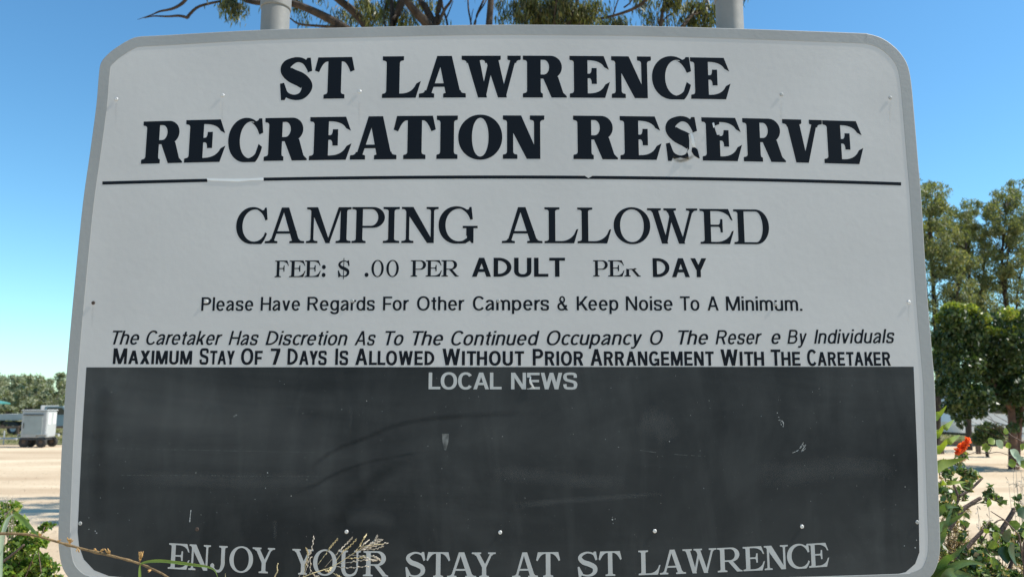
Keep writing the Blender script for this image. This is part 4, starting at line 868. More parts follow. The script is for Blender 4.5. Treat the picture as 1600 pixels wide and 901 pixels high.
# ---- dense dark tree with fresh top (right)
random.seed(31); rng = np.random.default_rng(31)
YF = 20.0
fb_ = []
for x, y, r_, n in [(1490, 500, 20, 500), (1515, 497, 18, 400), (1550, 505, 16, 300), (1580, 503, 20, 450), (1610, 505, 24, 500), (1480, 530, 20, 600), (1510, 530, 26, 900), (1545, 535, 26, 900), (1580, 535, 26, 900), (1615, 535, 28, 800), (1478, 565, 18, 600), (1505, 570, 26, 900), (1540, 575, 26, 900), (1575, 575, 26, 900), (1610, 575, 26, 800), (1480, 605, 18, 500), (1505, 615, 20, 600), (1530, 618, 18, 600), (1555, 610, 18, 600), (1580, 612, 20, 600), (1605, 610, 22, 600), (1485, 635, 12, 200), (1498, 648, 10, 120), (1512, 640, 12, 200), (1530, 640, 10, 120), (1548, 633, 9, 100), (1575, 635, 12, 200), (1590, 650, 12, 160), (1502, 660, 7, 50), (1640, 540, 36, 900), (1640, 600, 34, 800), (1583, 668, 8, 50)]:
    c = P(x, y, YF + random.uniform(-.9, .9)); fb_.append((c.x, c.y, c.z, r_ * YF / FPX * 1.05, n))
fig = far_tree('dense_leafy_tree', 'dense dark leafy tree with yellow green new growth on top, right of the sign', (P(1582, 715, YF).x, YF, 0), 3, [(a, b, c, d, int(e * 1.5)) for a, b, c, d, e in fb_], 'fig', .115, .06, .45, None, .05, bark='bark_red',
               stems=[stem_px([(1584, 735), (1583, 690), (1580, 640), (1570, 560)], YF, .13, .06), stem_px([(1588, 735), (1594, 660), (1602, 600)], YF, .07, .04), stem_px([(1578, 640), (1545, 580), (1520, 540)], YF, .06, .03)], shell=.2)
V, T = [], []
for x, y, r_, n in [(1490, 488, 17, 1100), (1475, 500, 12, 500), (1512, 489, 15, 900), (1500, 500, 14, 500), (1535, 500, 12, 200), (1620, 515, 14, 300), (1585, 520, 10, 260), (1600, 517, 12, 300), (1560, 522, 9, 160), (1575, 493, 14, 200), (1476, 520, 6, 60), (1545, 518, 8, 90)]:
    c = P(x, y - 3, YF - .8); a, b = leaves(clump(c, (r_ * YF / FPX * 1.1, r_ * YF / FPX, r_ * YF / FPX * .8), n), .10, .05, .1); V.append(a); T.append(b)
link('new_growth', quads(np.concatenate(V) - np.asarray(fig.location), np.concatenate(T)), M['fig_new'], fig)

# ---- distant tree line, left (and across behind the sign, out to the right)
random.seed(41); rng = np.random.default_rng(41)
far_lab = ['hazy bushy tree at the left edge behind the shelter roof', 'grey green tree standing behind the pale tray of the truck', 'broad olive tree rising behind the box trailer', 'tree with pale wispy top behind the trailer roof', 'greener tree against the left edge of the sign',
           'low dark tree in the gap between trailer and shelter', 'smoky far tree in the back row at the far left', 'smoky far tree in the back row behind the trailer', 'smoky far tree in the back row next to the sign edge']
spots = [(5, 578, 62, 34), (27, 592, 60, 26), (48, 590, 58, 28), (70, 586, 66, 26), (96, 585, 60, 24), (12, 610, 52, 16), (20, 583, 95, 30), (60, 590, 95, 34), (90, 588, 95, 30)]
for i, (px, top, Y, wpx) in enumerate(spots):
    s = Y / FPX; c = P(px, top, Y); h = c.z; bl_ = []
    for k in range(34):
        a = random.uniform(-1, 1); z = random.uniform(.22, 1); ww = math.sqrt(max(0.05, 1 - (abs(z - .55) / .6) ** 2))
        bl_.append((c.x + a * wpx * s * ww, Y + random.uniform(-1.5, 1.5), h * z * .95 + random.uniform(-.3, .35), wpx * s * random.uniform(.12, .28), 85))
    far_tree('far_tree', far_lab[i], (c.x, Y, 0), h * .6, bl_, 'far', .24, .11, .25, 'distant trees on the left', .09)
# further trees the sign hides from here but a side step would show
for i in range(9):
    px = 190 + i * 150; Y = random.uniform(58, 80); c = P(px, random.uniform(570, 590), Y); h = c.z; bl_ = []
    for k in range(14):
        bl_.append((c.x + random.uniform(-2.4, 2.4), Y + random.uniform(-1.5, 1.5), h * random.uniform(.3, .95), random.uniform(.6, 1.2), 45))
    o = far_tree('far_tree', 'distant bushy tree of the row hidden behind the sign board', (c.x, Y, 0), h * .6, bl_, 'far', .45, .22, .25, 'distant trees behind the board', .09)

# ================================================================ LEFT: shelter, trailer, utes, fence
sh = empty('picnic_shelter', (P(-34, 640, 46).x, 46, 0), 'open shelter with green metal hip roof at the far left edge', 'shelter')
B = Vector(sh.location); wz = P(0, 629, 46).z
w_, d_ = 1.0, 1.3
MB().add([(-w_ - .1, -d_, wz), (w_, -d_, wz), (w_, d_, wz), (-w_ - .1, d_, wz), (-.5, 0, wz + .32), (.3, 0, wz + .32), (-w_ - .1, -d_, wz - .07), (w_, -d_, wz - .07), (w_, d_, wz - .07), (-w_ - .1, d_, wz - .07)],
         [(0, 1, 5, 4), (1, 2, 5), (2, 3, 4, 5), (3, 0, 4), (0, 6, 7, 1), (1, 7, 8, 2), (2, 8, 9, 3), (3, 9, 6, 0), (9, 8, 7, 6)]).build('roof', M['teal'], sh)
for x in (-.9, .42):
    for y in (-1.1, 1.1): MB().tube([(x, y, 0), (x, y, wz)], .045, 8).build('post', M['white'], sh)

tr = empty('box_trailer', (0, 0, 0), 'small grey enclosed box trailer with drawbar parked on sandy ground', 'trailer')
YT = 30.0; tx = P(58, 697, YT).x; tr.location = (tx, YT, 0); tr.rotation_euler.z = R(-2)
# local: x = length (drawbar towards -x), y = width; camera sees the -y side and the +x end
tl, tw_, z0, z1 = .92, .62, .36, 1.33
MB().box((0, 0, (z0 + z1) / 2), (tl, tw_, z1 - z0), 0, .02).build('body', M['steel_grey'], tr)
MB().box((0, 0, z1 + .022), (tl + .06, tw_ + .06, .04), 0, .012).build('roof', M['steel_light'], tr)
dr = MB().box((-.02, -tw_ / 2 - .012, .80), (.70, .02, .66), 0, .004).build('door', M['door_grey'], tr)
MB().box((-.02, -tw_ / 2 - .03, 1.19), (.74, .035, .035)).build('door_rail', M['dark'], tr)
MB().box((-.36, -tw_ / 2 - .03, .8), (.02, .02, .2)).build('handle', M['dark'], dr)
rp = MB().box((tl / 2 + .008, 0, .85), (.014, tw_ - .04, .9)).build('rear_panel', M['steel_light'], tr)
for yy in (-.14, .17):
    MB().box((tl / 2 + .02, yy, 1.04), (.012, .13, .40)).build('reflector_panel', M['white'], rp)
MB().box((0, -.26, .31), (.96, .06, .08)).box((0, .26, .31), (.96, .06, .08)).box((-.4, 0, .31), (.06, .46, .08)).box((.4, 0, .31), (.06, .46, .08)).build('chassis', M['dark'], tr)
MB().tube([(-.55, -.36, .31), (-1.45, -.02, .31)], .035, 6).tube([(-.55, .36, .31), (-1.45, .02, .31)], .035, 6).box((-1.52, 0, .33), (.2, .07, .07)).build('drawbar', M['steel_grey'], tr)
MB().tube([(-1.3, .02, .6), (-1.3, .02, .1)], .025, 6).build('jockey_stand', M['steel_grey'], tr)
for x_, y_ in ((-.38, -.2), (.36, -.33), (.36, .33), (-.38, .2)):
    for _ in (0,):
        Mx = Matrix.Translation((x_, y_, .185)) @ Matrix.Rotation(R(90), 4, 'X')
        wh = MB().lathe([(.08, -.05), (.16, -.06), (.185, -.045), (.185, .045), (.16, .06), (.08, .05)], 20, Mx).build('tyre', M['rubber'], tr, True)
        MB().lathe([(.001, -.035), (.08, -.035), (.10, -.053), (.10, .053), (.08, .035), (.001, .035)], 16, Mx).build('rim', M['wood'], wh, True)
        MB().box((x_, y_, .47), (.44, .12, .02), 0, .006).box((x_ - .22, y_, .43), (.02, .12, .08)).box((x_ + .22, y_, .43), (.02, .12, .08)).build('mudguard', M['steel_grey'], tr)

def ute(px, Y, label, rz, paint, tray):
    c = P(px, 690, Y); r = empty('utility_truck', (c.x, Y, 0), label, 'truck', None, rz)
    cab = MB(); prof = [(.1, .45), (.1, 1.0), (.25, 1.45), (1.15, 1.47), (1.55, 1.02), (2.4, .92), (2.45, .45)]
    y0, y1 = -.82, .82; n = len(prof)
    cab.add([(x, y0, z) for x, z in prof] + [(x, y1, z) for x, z in prof], [tuple(range(n - 1, -1, -1)), tuple(range(n, 2 * n))] + [(i, (i + 1) % n, n + (i + 1) % n, n + i) for i in range(n)])
    cb = cab.build('cab', paint, r)
    for y in (y0 - .008, y1 + .008): MB().add([(.3, y, 1.04), (1.42, y, 1.04), (1.12, y, 1.38), (.36, y, 1.38)], [(0, 1, 2, 3)]).add([(.3, y * .99, 1.04), (1.42, y * .99, 1.04), (1.12, y * .99, 1.38), (.36, y * .99, 1.38)], [(3, 2, 1, 0)]).build('window', M['glass'], cb)
    MB().box((-1.05, 0, .78), (2.2, 1.75, .06)).box((-1.05, -.87, .93), (2.2, .03, .26)).box((-1.05, .87, .93), (2.2, .03, .26)).box((-2.13, 0, .93), (.03, 1.7, .26)).box((.02, 0, 1.15), (.04, 1.6, .7)).build('tray', tray, r)
    MB().box((-.3, 0, .6), (3.6, .8, .14)).build('chassis', M['dark'], r)
    for x in (-1.3, 1.75):
        for y in (-.74, .74):
            Mx = Matrix.Translation((x, y, .33)) @ Matrix.Rotation(R(90), 4, 'X')
            t = MB().lathe([(.16, -.1), (.3, -.11), (.33, -.08), (.33, .08), (.3, .11), (.16, .1)], 20, Mx).build('tyre', M['rubber'], r, True)
            MB().lathe([(.001, -.08), (.16, -.08), (.18, -.1), (.18, .1), (.16, .08), (.001, .08)], 16, Mx).build('rim', M['steel_light'], t, True)
    return r
ute(73, 42, 'pale blue work truck with grey tray, parked behind the grey box trailer', 0, M['ute'], M['steel_grey'])
# low timber rails beyond
def rail_fence(label, p0, p1, h, n, m='wood'):
    p0, p1 = Vector(p0), Vector(p1); r = empty('rail_fence', p0, label, 'fence')
    for i in range(n):
        q = p0.lerp(p1, i / (n - 1)) - p0; MB().box(q + Vector((0, 0, h / 2)), (.11, .11, h)).build('post', M[m], r)
    d = p1 - p0; a = math.atan2(d.y, d.x)
    MB().box(d / 2 + Vector((0, 0, h - .07)), (d.length, .07, .11), a).build('rail', M[m], r)
    return r
rail_fence('low timber rail along the far side of the sandy lot at left', (G(-60, 684).x, 40, 0), (G(140, 684).x + 2, 41, 0), .5, 8)

# ================================================================ RIGHT: caravan, hedge bush, rail
cv = empty('caravan', (P(1580, 690, 31).x, 31.5, 0), 'white caravan parked behind the dense leafy tree', 'caravan')
cb = MB(); prof = [(-2.15, .5), (-2.3, .9), (-2.05, 2.0), (-1.8, 2.3), (1.9, 2.35), (2.2, 2.1), (2.3, .5)]; n = len(prof)
cb.add([(x, -1.05, z) for x, z in prof] + [(x, 1.05, z) for x, z in prof], [tuple(range(n)), tuple(range(2 * n - 1, n - 1, -1))] + [((i + 1) % n, i, n + i, n + (i + 1) % n) for i in range(n)])
body = cb.build('body', M['white'], cv)
for x0, x1, za, zb in ((-.85, -.2, 1.22, 1.62), (.6, 1.5, 1.2, 1.65)):
    f_ = MB().box(((x0 + x1) / 2, -1.065, (za + zb) / 2), (x1 - x0, .03, zb - za)).build('window', M['glass'], cv)
MB().box((0, -1.06, .78), (4.3, .02, .06)).build('trim_stripe', M['door_grey'], cv)
MB().box((0, 0, .44), (3.8, 1.7, .1)).box((-2.7, 0, .45), (1.0, .1, .08)).build('chassis', M['dark'], cv)
for y_ in (-.9, .9):
    Mx = Matrix.Translation((.2, y_, .32)) @ Matrix.Rotation(R(90), 4, 'X')
    t = MB().lathe([(.16, -.1), (.3, -.11), (.32, -.08), (.32, .08), (.3, .11), (.16, .1)], 20, Mx).build('tyre', M['rubber'], cv, True)
    MB().lathe([(.001, -.09), (.16, -.08), (.18, -.1), (.18, .1), (.001, .09)], 16, Mx).build('rim', M['white'], t, True)
random.seed(51); rng = np.random.default_rng(51)
YS = 24.5
far_tree('round_shrub', 'low rounded dark shrub in front of the white caravan', (P(1543, 690, YS).x, YS, 0), .9,
         [(P(x, y, YS).x, YS + random.uniform(-.2, .2), P(x, y, YS).z, r_ * YS / FPX, n) for x, y, r_, n in [(1530, 672, 9, 420), (1543, 668, 9, 420), (1556, 673, 9, 420), (1535, 682, 11, 520), (1552, 682, 11, 520), (1528, 688, 7, 200), (1560, 688, 6, 200)]], 'fig', .08, .045, .2, None, .03, cat='shrub')
rail_fence('low dark timber rail on the ground under the dense tree, in front of the caravan', (P(1470, 690, 26).x, 26, 0), (P(1700, 690, 26).x, 26, 0), .42, 5)

# ================================================================ NEAR PLANTS
def leaf_mesh(L, W, bend=.25, fold=.15, n=6, tipp=1.0):
    """one broad leaf along +x with a folded midrib and a drooping tip"""
    v = []; f = []
    for i in range(n + 1):
        t = i / n; wd = W / 2 * math.sin(math.pi * min(1, t ** .75)) ** .8 if 0 < t < 1 else .0006
        x = L * t; z = -bend * L * t * t
        v += [(x, -wd, z + fold * wd), (x, 0, z), (x, wd, z + fold * wd)]
    for i in range(n):
        k = i * 3; f += [(k, k + 1, k + 4, k + 3), (k + 1, k + 2, k + 5, k + 4)]
    me = bpy.data.meshes.new('leaf'); me.from_pydata(v, [], f); me.update()
    me.polygons.foreach_set('use_smooth', [True] * len(me.polygons)); return me
def orient(o, p, d, roll=0):
    d = Vector(d).normalized(); q = d.to_track_quat('X', 'Z'); o.matrix_local = Matrix.Translation(p) @ q.to_matrix().to_4x4() @ Matrix.Rotation(roll, 4, 'X')

def leafy(name, label, base, stems_, blobs, matn, L, W, droop, cat, stickm='stick', n_big=0):
    B = Vector(base); r = empty(name, B, label, cat)
    for pts, a, b in stems_:
        mb = MB(); add_limb(mb, pts, a, b, 6); mb.build('stem', M[stickm], r, True, B)
    V, T = [], []; tw = MB()
    blobs = [(Vector(c) + Vector((random.gauss(0, .45), random.gauss(0, .45), random.gauss(0, .45))) * rr, rr * random.uniform(.35, .8), max(2, n // 3)) for (c, rr, n) in blobs for _k in range(3)]
    for (c, rr, n) in blobs:
        C = clump(c, rr, n); a, b = leaves(C, L, W, droop); V.append(a); T.append(b)
        for k in range(max(2, n // 14)):
            e = Vector(C[k]); q = Vector(c) + Vector((random.uniform(-.5, .5) * rr, random.uniform(-.5, .5) * rr, -rr * .8)); tw.tube([q, (q + e) / 2 + Vector((0, 0, .01)), e], [.0022, .0016, .001], 4, False)
    tag(tw.build('twig', M[stickm], r, False, B), kind='stuff')
    o = link('foliage', quads(np.concatenate(V) - np.asarray(B), np.concatenate(T)), M[matn], r)
    return r
# left bush
random.seed(61); rng = np.random.default_rng(61)
bls = []
for x, y, r_, n in [(5, 800, 20, 120), (20, 815, 20, 150), (8, 835, 26, 220), (35, 845, 22, 240), (55, 850, 14, 130), (30, 870, 28, 330), (58, 875, 16, 170), (10, 885, 28, 280), (50, 900, 26, 260), (72, 893, 12, 60), (84, 897, 9, 26), (68, 822, 8, 22), (80, 820, 5, 8), (20, 930, 50, 500), (70, 940, 30, 200), (-20, 850, 40, 350), (-30, 930, 60, 500), (15, 790, 10, 30), (62, 842, 12, 60)]:
    Y = 2.9 + random.uniform(-.18, .18); bls.append((P(x, y, Y), r_ * Y / FPX, int(n * 2.1)))
for k in range(20):
    bls.append((Vector((P(10, 850, 2.9).x + random.uniform(-.5, .22), 2.9 + random.uniform(-.2, .3), random.uniform(.1, .9))), .14, 150))
bx = P(20, 850, 2.9).x
leafy('leafy_bush', 'bright green leafy bush at the bottom left corner beside the sign', (bx, 2.9, 0),
      [([Vector((bx + random.uniform(-.1, .1), 2.9, 0)), Vector((bx + random.uniform(-.2, .2), 2.9, .6)), P(x, y, 2.85)], .005, .0015) for x, y in [(10, 800), (40, 840), (60, 860), (20, 870), (80, 895), (70, 822), (5, 850)]]
      + [([P(0, 880, 2.7), P(20, 865, 2.7), P(38, 850, 2.7)], .004, .003)], bls, 'bush', .023, .014, .05, 'shrub')
# dry seedy bits on the bush
dry = empty('dry_weed', (P(12, 850, 2.6).x, 2.6, 0), 'thin dry weed stems with tiny brown seeds above the left bush', 'weed'); Bd = Vector(dry.location)
for k in range(6):
    x = random.uniform(2, 45); y = random.uniform(772, 812); a = P(x * .8 + 2, 860, 2.85); b = P(x, y, 2.75)
    m_ = MB(); q = add_limb(m_, [a, a.lerp(b, .5) + Vector((.006, 0, 0)), b], .0011, .0005, 4)
    for j in range(8):
        c = Vector(q[len(q) // 2 + j % (len(q) // 2)]) + Vector((random.uniform(-1, 1), random.uniform(-1, 1), random.uniform(-1, 1))) * .012
        m_.tube([c - Vector((0, 0, .003)), c, c + Vector((0, 0, .003))], [.0005, .0025, .0005], 5)
    m_.build('stem', M['straw_grey'], dry, False, Bd)

# broad grass blades at left
def blade(name, parent, pts, wd, m, B, side=Vector((0.25, -.97, 0)), twist=0.0):
    q = [Vector(p) for p in cr([tuple(p) for p in pts], 6)]; n = len(q); v = []; f = []
    for i, p in enumerate(q):
        t = (q[min(i + 1, n - 1)] - q[max(i - 1, 0)]).normalized(); s = t.cross(side).normalized(); s = (s * math.cos(twist * i / n) + side * math.sin(twist * i / n)).normalized()
        u = i / (n - 1); w0 = wd * (min(1, .55 + u * 2) if u < .3 else 1) * (1 - max(0, (u - .45) / .55) ** 1.6); w0 = max(w0, wd * .04)
        nn = t.cross(s)
        v += [tuple(p - s * w0 / 2 - B), tuple(p + nn * w0 * .14 - B), tuple(p + s * w0 / 2 - B)]
    for i in range(n - 1):
        k = i * 3; f += [(k, k + 1, k + 4, k + 3), (k + 1, k + 2, k + 5, k + 4)]
    me = bpy.data.meshes.new(name); me.from_pydata(v, [], f); me.update()
    return link(name, me, m, parent, smooth=True)
Yg = 1.62
gs = empty('grass_plant', (P(5, 900, Yg).x, Yg, 0), 'tall green grass with a folded blade at the left edge of the picture', 'grass'); Bg = Vector(gs.location)
blade('blade', gs, [P(-6, 1000, Yg), P(0, 901, Yg), P(2, 850, Yg), P(9, 818, Yg), P(16, 806, Yg), P(23, 803, Yg)], .0085, M['leaf_pale'], Bg)
MB().tube([Bg, P(-6, 990, Yg)], [.004, .003], 6).tube([Bg, P(-20, 950, Yg + .1)], [.003, .001], 6).build('stem', M['blade'], gs, True, Bg)
blade('blade', gs, [P(20, 803, Yg), P(26, 804.5, Yg), P(38, 814, Yg), P(50, 826, Yg - .02), P(62, 838, Yg - .04)], .0105, M['blade'], Bg)
blade('blade', gs, [P(-20, 960, Yg + .1), P(-10, 860, Yg + .1), P(15, 800, Yg + .1), P(42, 781, Yg + .1)], .003, M['blade'], Bg)
blade('blade', gs, [P(-20, 1000, Yg), P(-14, 890, Yg), P(-8, 840, Yg), P(-25, 800, Yg)], .008, M['blade'], Bg)

# twig across the lower left of the sign
Yt = 1.60
tg = empty('bare_twig', (P(-60, 830, Yt).x, Yt, 0), 'brown bare twig with orange buds crossing in front of the lower left sign corner', 'twig'); Bt = Vector(tg.location)
mb = MB(); tq = [P(-160, 880, Yt + .1), P(-60, 836, Yt), P(0, 833, Yt), P(50, 835, Yt), P(90, 846, Yt), P(130, 857, Yt - .01), P(180, 869, Yt - .02), P(213, 878, Yt - .02), P(240, 889, Yt - .03), P(262, 901, Yt - .03), P(290, 925, Yt - .04)]
q = cr([tuple(p) for p in tq], 5)
rad = [(.0027 - .0010 * i / len(q)) * random.uniform(.88, 1.12) for i in range(len(q))]
for k in (22, 27, 33, 38): rad[min(k, len(q) - 1)] *= 1.45
mb.tube(q, rad, 8).tube([Bt, tq[0].lerp(Bt, .4), tq[0]], [.006, .005, .0034], 8).build('stem', M['twig'], tg, True, Bt)
def bud(x, y, dx, dy, s=1.0):
    m_ = MB()
    for k in range(4):
        a = P(x, y, Yt - .015); b = P(x + dx + random.uniform(-3, 3), y + dy + random.uniform(-3, 2), Yt - .02)
        m_.tube([a, a.lerp(b, .5), b.lerp(a, .25), b], [.0006 * s, .0008 * s, .0013 * s, .0004], 6)
    m_.build('bud', M['twig_bud'], tg, True, Bt)
for a in [(62, 838, 0, -4), (109, 849, -3, -9), (109, 849, 3, -7), (121, 855, 1, 7), (152, 861, -3, -4), (155, 862, 6, -4), (170, 866, -6, -7), (172, 867, -2, -9), (219, 876, 1, -12, 1.3), (219, 876, 3, -14), (218, 876, 2, -4), (237, 889, -6, 4), (90, 846, 3, -2)]: bud(*a)
# green blade hooked over the twig
gb = empty('grass_plant', (P(218, 930, Yt).x, Yt - .02, 0), 'slender green grass arching over the twig at the lower left of the sign', 'grass'); Bb = Vector(gb.location)
blade('blade', gb, [P(219, 960, Yt - .03), P(219, 930, Yt - .03), P(218.5, 900, Yt - .03), P(218.5, 886, Yt - .03), P(220, 879, Yt - .03)], .0052, M['blade'], Bb)
MB().tube([Bb, P(219, 955, Yt - .03)], [.002, .0015], 5).tube([P(240, 1100, Yt - .03).lerp(Bb, .8), P(350, 965, Yt - .03)], [.001, .0008], 4).build('stem', M['blade'], gb, True, Bb)
blade('blade', gb, [P(220, 880, Yt - .03), P(230, 877, Yt - .03), P(250, 875.5, Yt - .03), P(275, 878, Yt - .03), P(305, 882, Yt - .03), P(325, 885, Yt - .03), P(336, 891, Yt - .03), P(341, 904, Yt - .03)], .0055, M['blade'], Bb)
blade('blade', gb, [P(350, 970, Yt - .03), P(351, 940, Yt - .03), P(352.5, 910, Yt - .03), P(352, 894, Yt - .03)], .0022, M['straw'], Bb)

# dry grass seed head in front of "YOUR"
Ys = 1.56
sd = empty('dry_seed_head', (P(430, 960, Ys).x, Ys, 0), 'pale dry branching grass seed head in front of the bottom line of sign lettering', 'grass'); Bs = Vector(sd.location)
def spike(pts, r0, r1, m='straw', beads=True, name='spike'):
    q = cr([tuple(P(x, y, Ys + random.uniform(-.01, .01))) for x, y in pts], 5); m_ = MB(); n = len(q)
    m_.tube(q, [r0 + (r1 - r0) * i / (n - 1) for i in range(n)], 5)
    if beads:
        for i in range(int(n * .25), n, 1):
            p = Vector(q[i]); t = (Vector(q[min(i + 1, n - 1)]) - Vector(q[max(0, i - 1)])).normalized(); s = Vector((-t.z, 0, t.x)) * (1 if i % 2 else -1)
            m_.tube([p, p + t * .003 + s * .0012, p + t * .006 + s * .0009], [.0004, .0010, .0003], 4)
    m_.build(name, M[m], sd, True, Bs)
spike([(430, 925), (478, 899), (520, 884), (555, 862), (572, 852), (600, 849)], .0010, .0004, beads=False, name='stem')
mb = MB(); mb.tube([Bs, P(420, 950, Ys), P(430, 925, Ys)], .0015, 5).build('stem', M['straw'], sd, True, Bs)
for pts in [[(467, 901), (478, 876), (486, 860), (490, 841)], [(474, 901), (478, 880), (481, 866), (479, 857)], [(476, 897), (484, 872), (485, 892)], [(497, 881), (510, 863), (518, 852), (526, 843)], [(508, 885), (528, 862), (540, 850), (549, 841)],
            [(524, 877), (535, 862), (545, 854), (555, 844)], [(555, 861), (562, 852), (567, 843), (571.5, 836)], [(560, 859), (567, 851), (575, 844)], [(562, 859), (577, 850), (584, 845), (588, 839)], [(566, 857), (580, 850), (590, 843)], [(568, 857), (583, 851), (594, 844)], [(560, 860), (580, 854), (602, 848)],
            [(565, 857), (585, 857), (597, 853)], [(545, 866), (565, 868), (580, 874), (588, 875)], [(540, 871), (560, 871), (568, 869)], [(530, 880), (550, 877), (570, 874), (590, 873)], [(525, 884), (545, 886), (573, 884)], [(575, 866), (585, 869), (592, 873)], [(505, 888), (512, 891), (516, 888)], [(488, 893), (492, 899), (497, 899)], [(520, 894), (527, 898), (532, 901)]]:
    spike(pts, .00045, .0003, random.choice(['straw', 'straw_grey', 'straw_grey']))
ds = empty('dry_stalk', (P(428, 960, Ys).x, Ys, 0), 'short dry grass stalk left of the seed head at the bottom edge', 'grass')
Bk = Vector(ds.location); q = cr([tuple(p) for p in (P(420, 960, Ys), P(424, 930, Ys), P(429, 901, Ys), P(433.5, 892, Ys), P(433, 884, Ys), P(434.5, 879, Ys))], 4)
MB().tube([Bk, q[0]], [.0016, .0009], 5).tube(q, [.0009 + .0003 * (i % 2) for i in range(len(q))], 5).build('stem', M['straw'], ds, True, Bk)

# ---- right: strap-leaved plant
Yl = 2.25
ag = empty('strap_leaf_plant', (P(1420, 900, Yl).x, Yl + .1, 0), 'clump of broad yellow green strap leaves poking out behind the right sign edge', 'plant'); Ba = Vector(ag.location)
for pts, wd in [([(1450, 690), (1462, 652), (1470, 645), (1479, 633)], .02), ([(1440, 720), (1462, 678), (1478, 667), (1491, 655)], .027), ([(1440, 730), (1464, 702), (1484, 689), (1500, 679)], .029), ([(1430, 770), (1464, 730), (1485, 722), (1508, 715)], .03), ([(1430, 800), (1464, 757), (1485, 754), (1511, 752)], .02),
                ([(1430, 840), (1466, 800), (1480, 790), (1498, 792)], .024), ([(1430, 880), (1466, 826), (1485, 815), (1510, 800)], .022), ([(1440, 900), (1470, 842), (1478, 820), (1492, 780)], .022), ([(1440, 940), (1475, 878), (1490, 868), (1515, 845)], .022), ([(1450, 930), (1475, 895), (1510, 878), (1540, 882)], .025), ([(1460, 960), (1480, 900), (1500, 896), (1530, 905)], .03), ([(1400, 900), (1390, 780), (1380, 700), (1350, 660)], .03), ([(1400, 900), (1420, 780), (1430, 700), (1440, 640)], .03), ([(1380, 950), (1340, 850), (1300, 780), (1250, 760)], .03)]:
    q = [Ba + Vector((0, 0, .05))] + [P(x, y, Yl + random.uniform(-.03, .03)) for x, y in pts]
    blade('leaf', ag, [q[0].lerp(q[1], .5) + Vector((-.05, .1, 0))] + q[1:], wd, M['strap'] if pts[-1][1] < 755 else M['strap_dark'], Ba, Vector((.1, -.98, .15)))

# ---- red flower and creeper
Yc = 2.1
fl = empty('red_flowering_creeper', (P(1560, 960, Yc).x, Yc, 0), 'red flower on a thin stem with round yellow green leaves right of the sign', 'plant'); Bf = Vector(fl.location)
mb = MB(); mb.tube(cr([tuple(P(x, y, Yc)) for x, y in [(1503, 712), (1515, 709), (1527, 706), (1543, 708), (1560, 706), (1578, 711), (1600, 714), (1640, 730)]], 5), .0009, 5)
mb.tube(cr([tuple(P(x, y, Yc)) for x, y in [(1561, 664), (1570, 670), (1580, 680), (1592, 687), (1615, 700)]], 5), .0017, 5)
mb.tube([Bf, P(1600, 850, Yc), P(1640, 730, Yc), P(1615, 700, Yc)], [.005, .004, .003, .002], 6)
mb.build('stem', M['stick'], fl, True, Bf)
def petals(x, y, s, n, m='petal'):
    V = []; c = P(x, y, Yc); b = MB()
    for k in range(n):
        d = Vector((random.uniform(-1, 1), random.uniform(-1, .2), random.uniform(-.8, 1))).normalized(); L = s * random.uniform(.7, 1.2); W = L * .6
        sd_ = d.cross(Vector((random.uniform(-1, 1), random.uniform(-1, 1), random.uniform(-1, 1)))).normalized(); nn = d.cross(sd_)
        p = [c, c + d * L * .4 + sd_ * W * .5 + nn * L * .1, c + d * L * .85 + sd_ * W * .45 - nn * L * .1, c + d * L + nn * L * .05, c + d * L * .85 - sd_ * W * .4 + nn * L * .12, c + d * L * .4 - sd_ * W * .5]
        b.add([q_ - Bf for q_ in p], [(0, 1, 2, 3), (0, 3, 4, 5)])
    return b
for i, (x, y, s, n) in enumerate([(1511, 689, .011, 22), (1507, 694, .011, 20), (1501, 699, .012, 22), (1496, 704, .011, 22), (1512, 685, .008, 12), (1504, 697, .012, 16)]):
    b = petals(x, y, s, n); b.build('flower', M['petal'], fl)
lm = [leaf_mesh(.026, .022, .2, .3), leaf_mesh(.034, .020, .35, .25)]
for (x, y, dx, dz, L, k, mt) in [(1545, 697, -.8, -.1, 1.0, 0, 'leaf'), (1534, 694, .5, -.5, .95, 0, 'leaf'), (1539, 700, 1, .3, .6, 0, 'leaf'), (1544, 692, .7, .4, .9, 0, 'leaf_d'), (1556, 687, .8, -.75, 1.0, 1, 'leaf_pale'), (1570, 678, .3, .8, .7, 0, 'leaf'), (1578, 700, -.4, .9, .7, 0, 'leaf'), (1578, 702, .7, -.6, 1.2, 1, 'leaf_pale'), (1588, 712, .6, -.8, 1.1, 1, 'leaf_pale'), (1588, 722, -1, -.2, 1.0, 0, 'leaf'), (1592, 726, 1, .2, 1.1, 0, 'leaf'), (1595, 693, .2, -.9, .7, 0, 'leaf'), (1596, 700, .8, .5, .8, 0, 'leaf')]:
    me = lm[k].copy(); me.materials.append(M['leaf'] if mt == 'leaf_d' else M[mt])
    o = link('leaf', me, None, fl); o.scale = (L, L, L)
    orient(o, P(x, y, Yc - .005) - Bf, (dx, random.uniform(-.3, .1), dz), R(random.choice([70, 95, 60])))
    o.scale = (L, L, L)

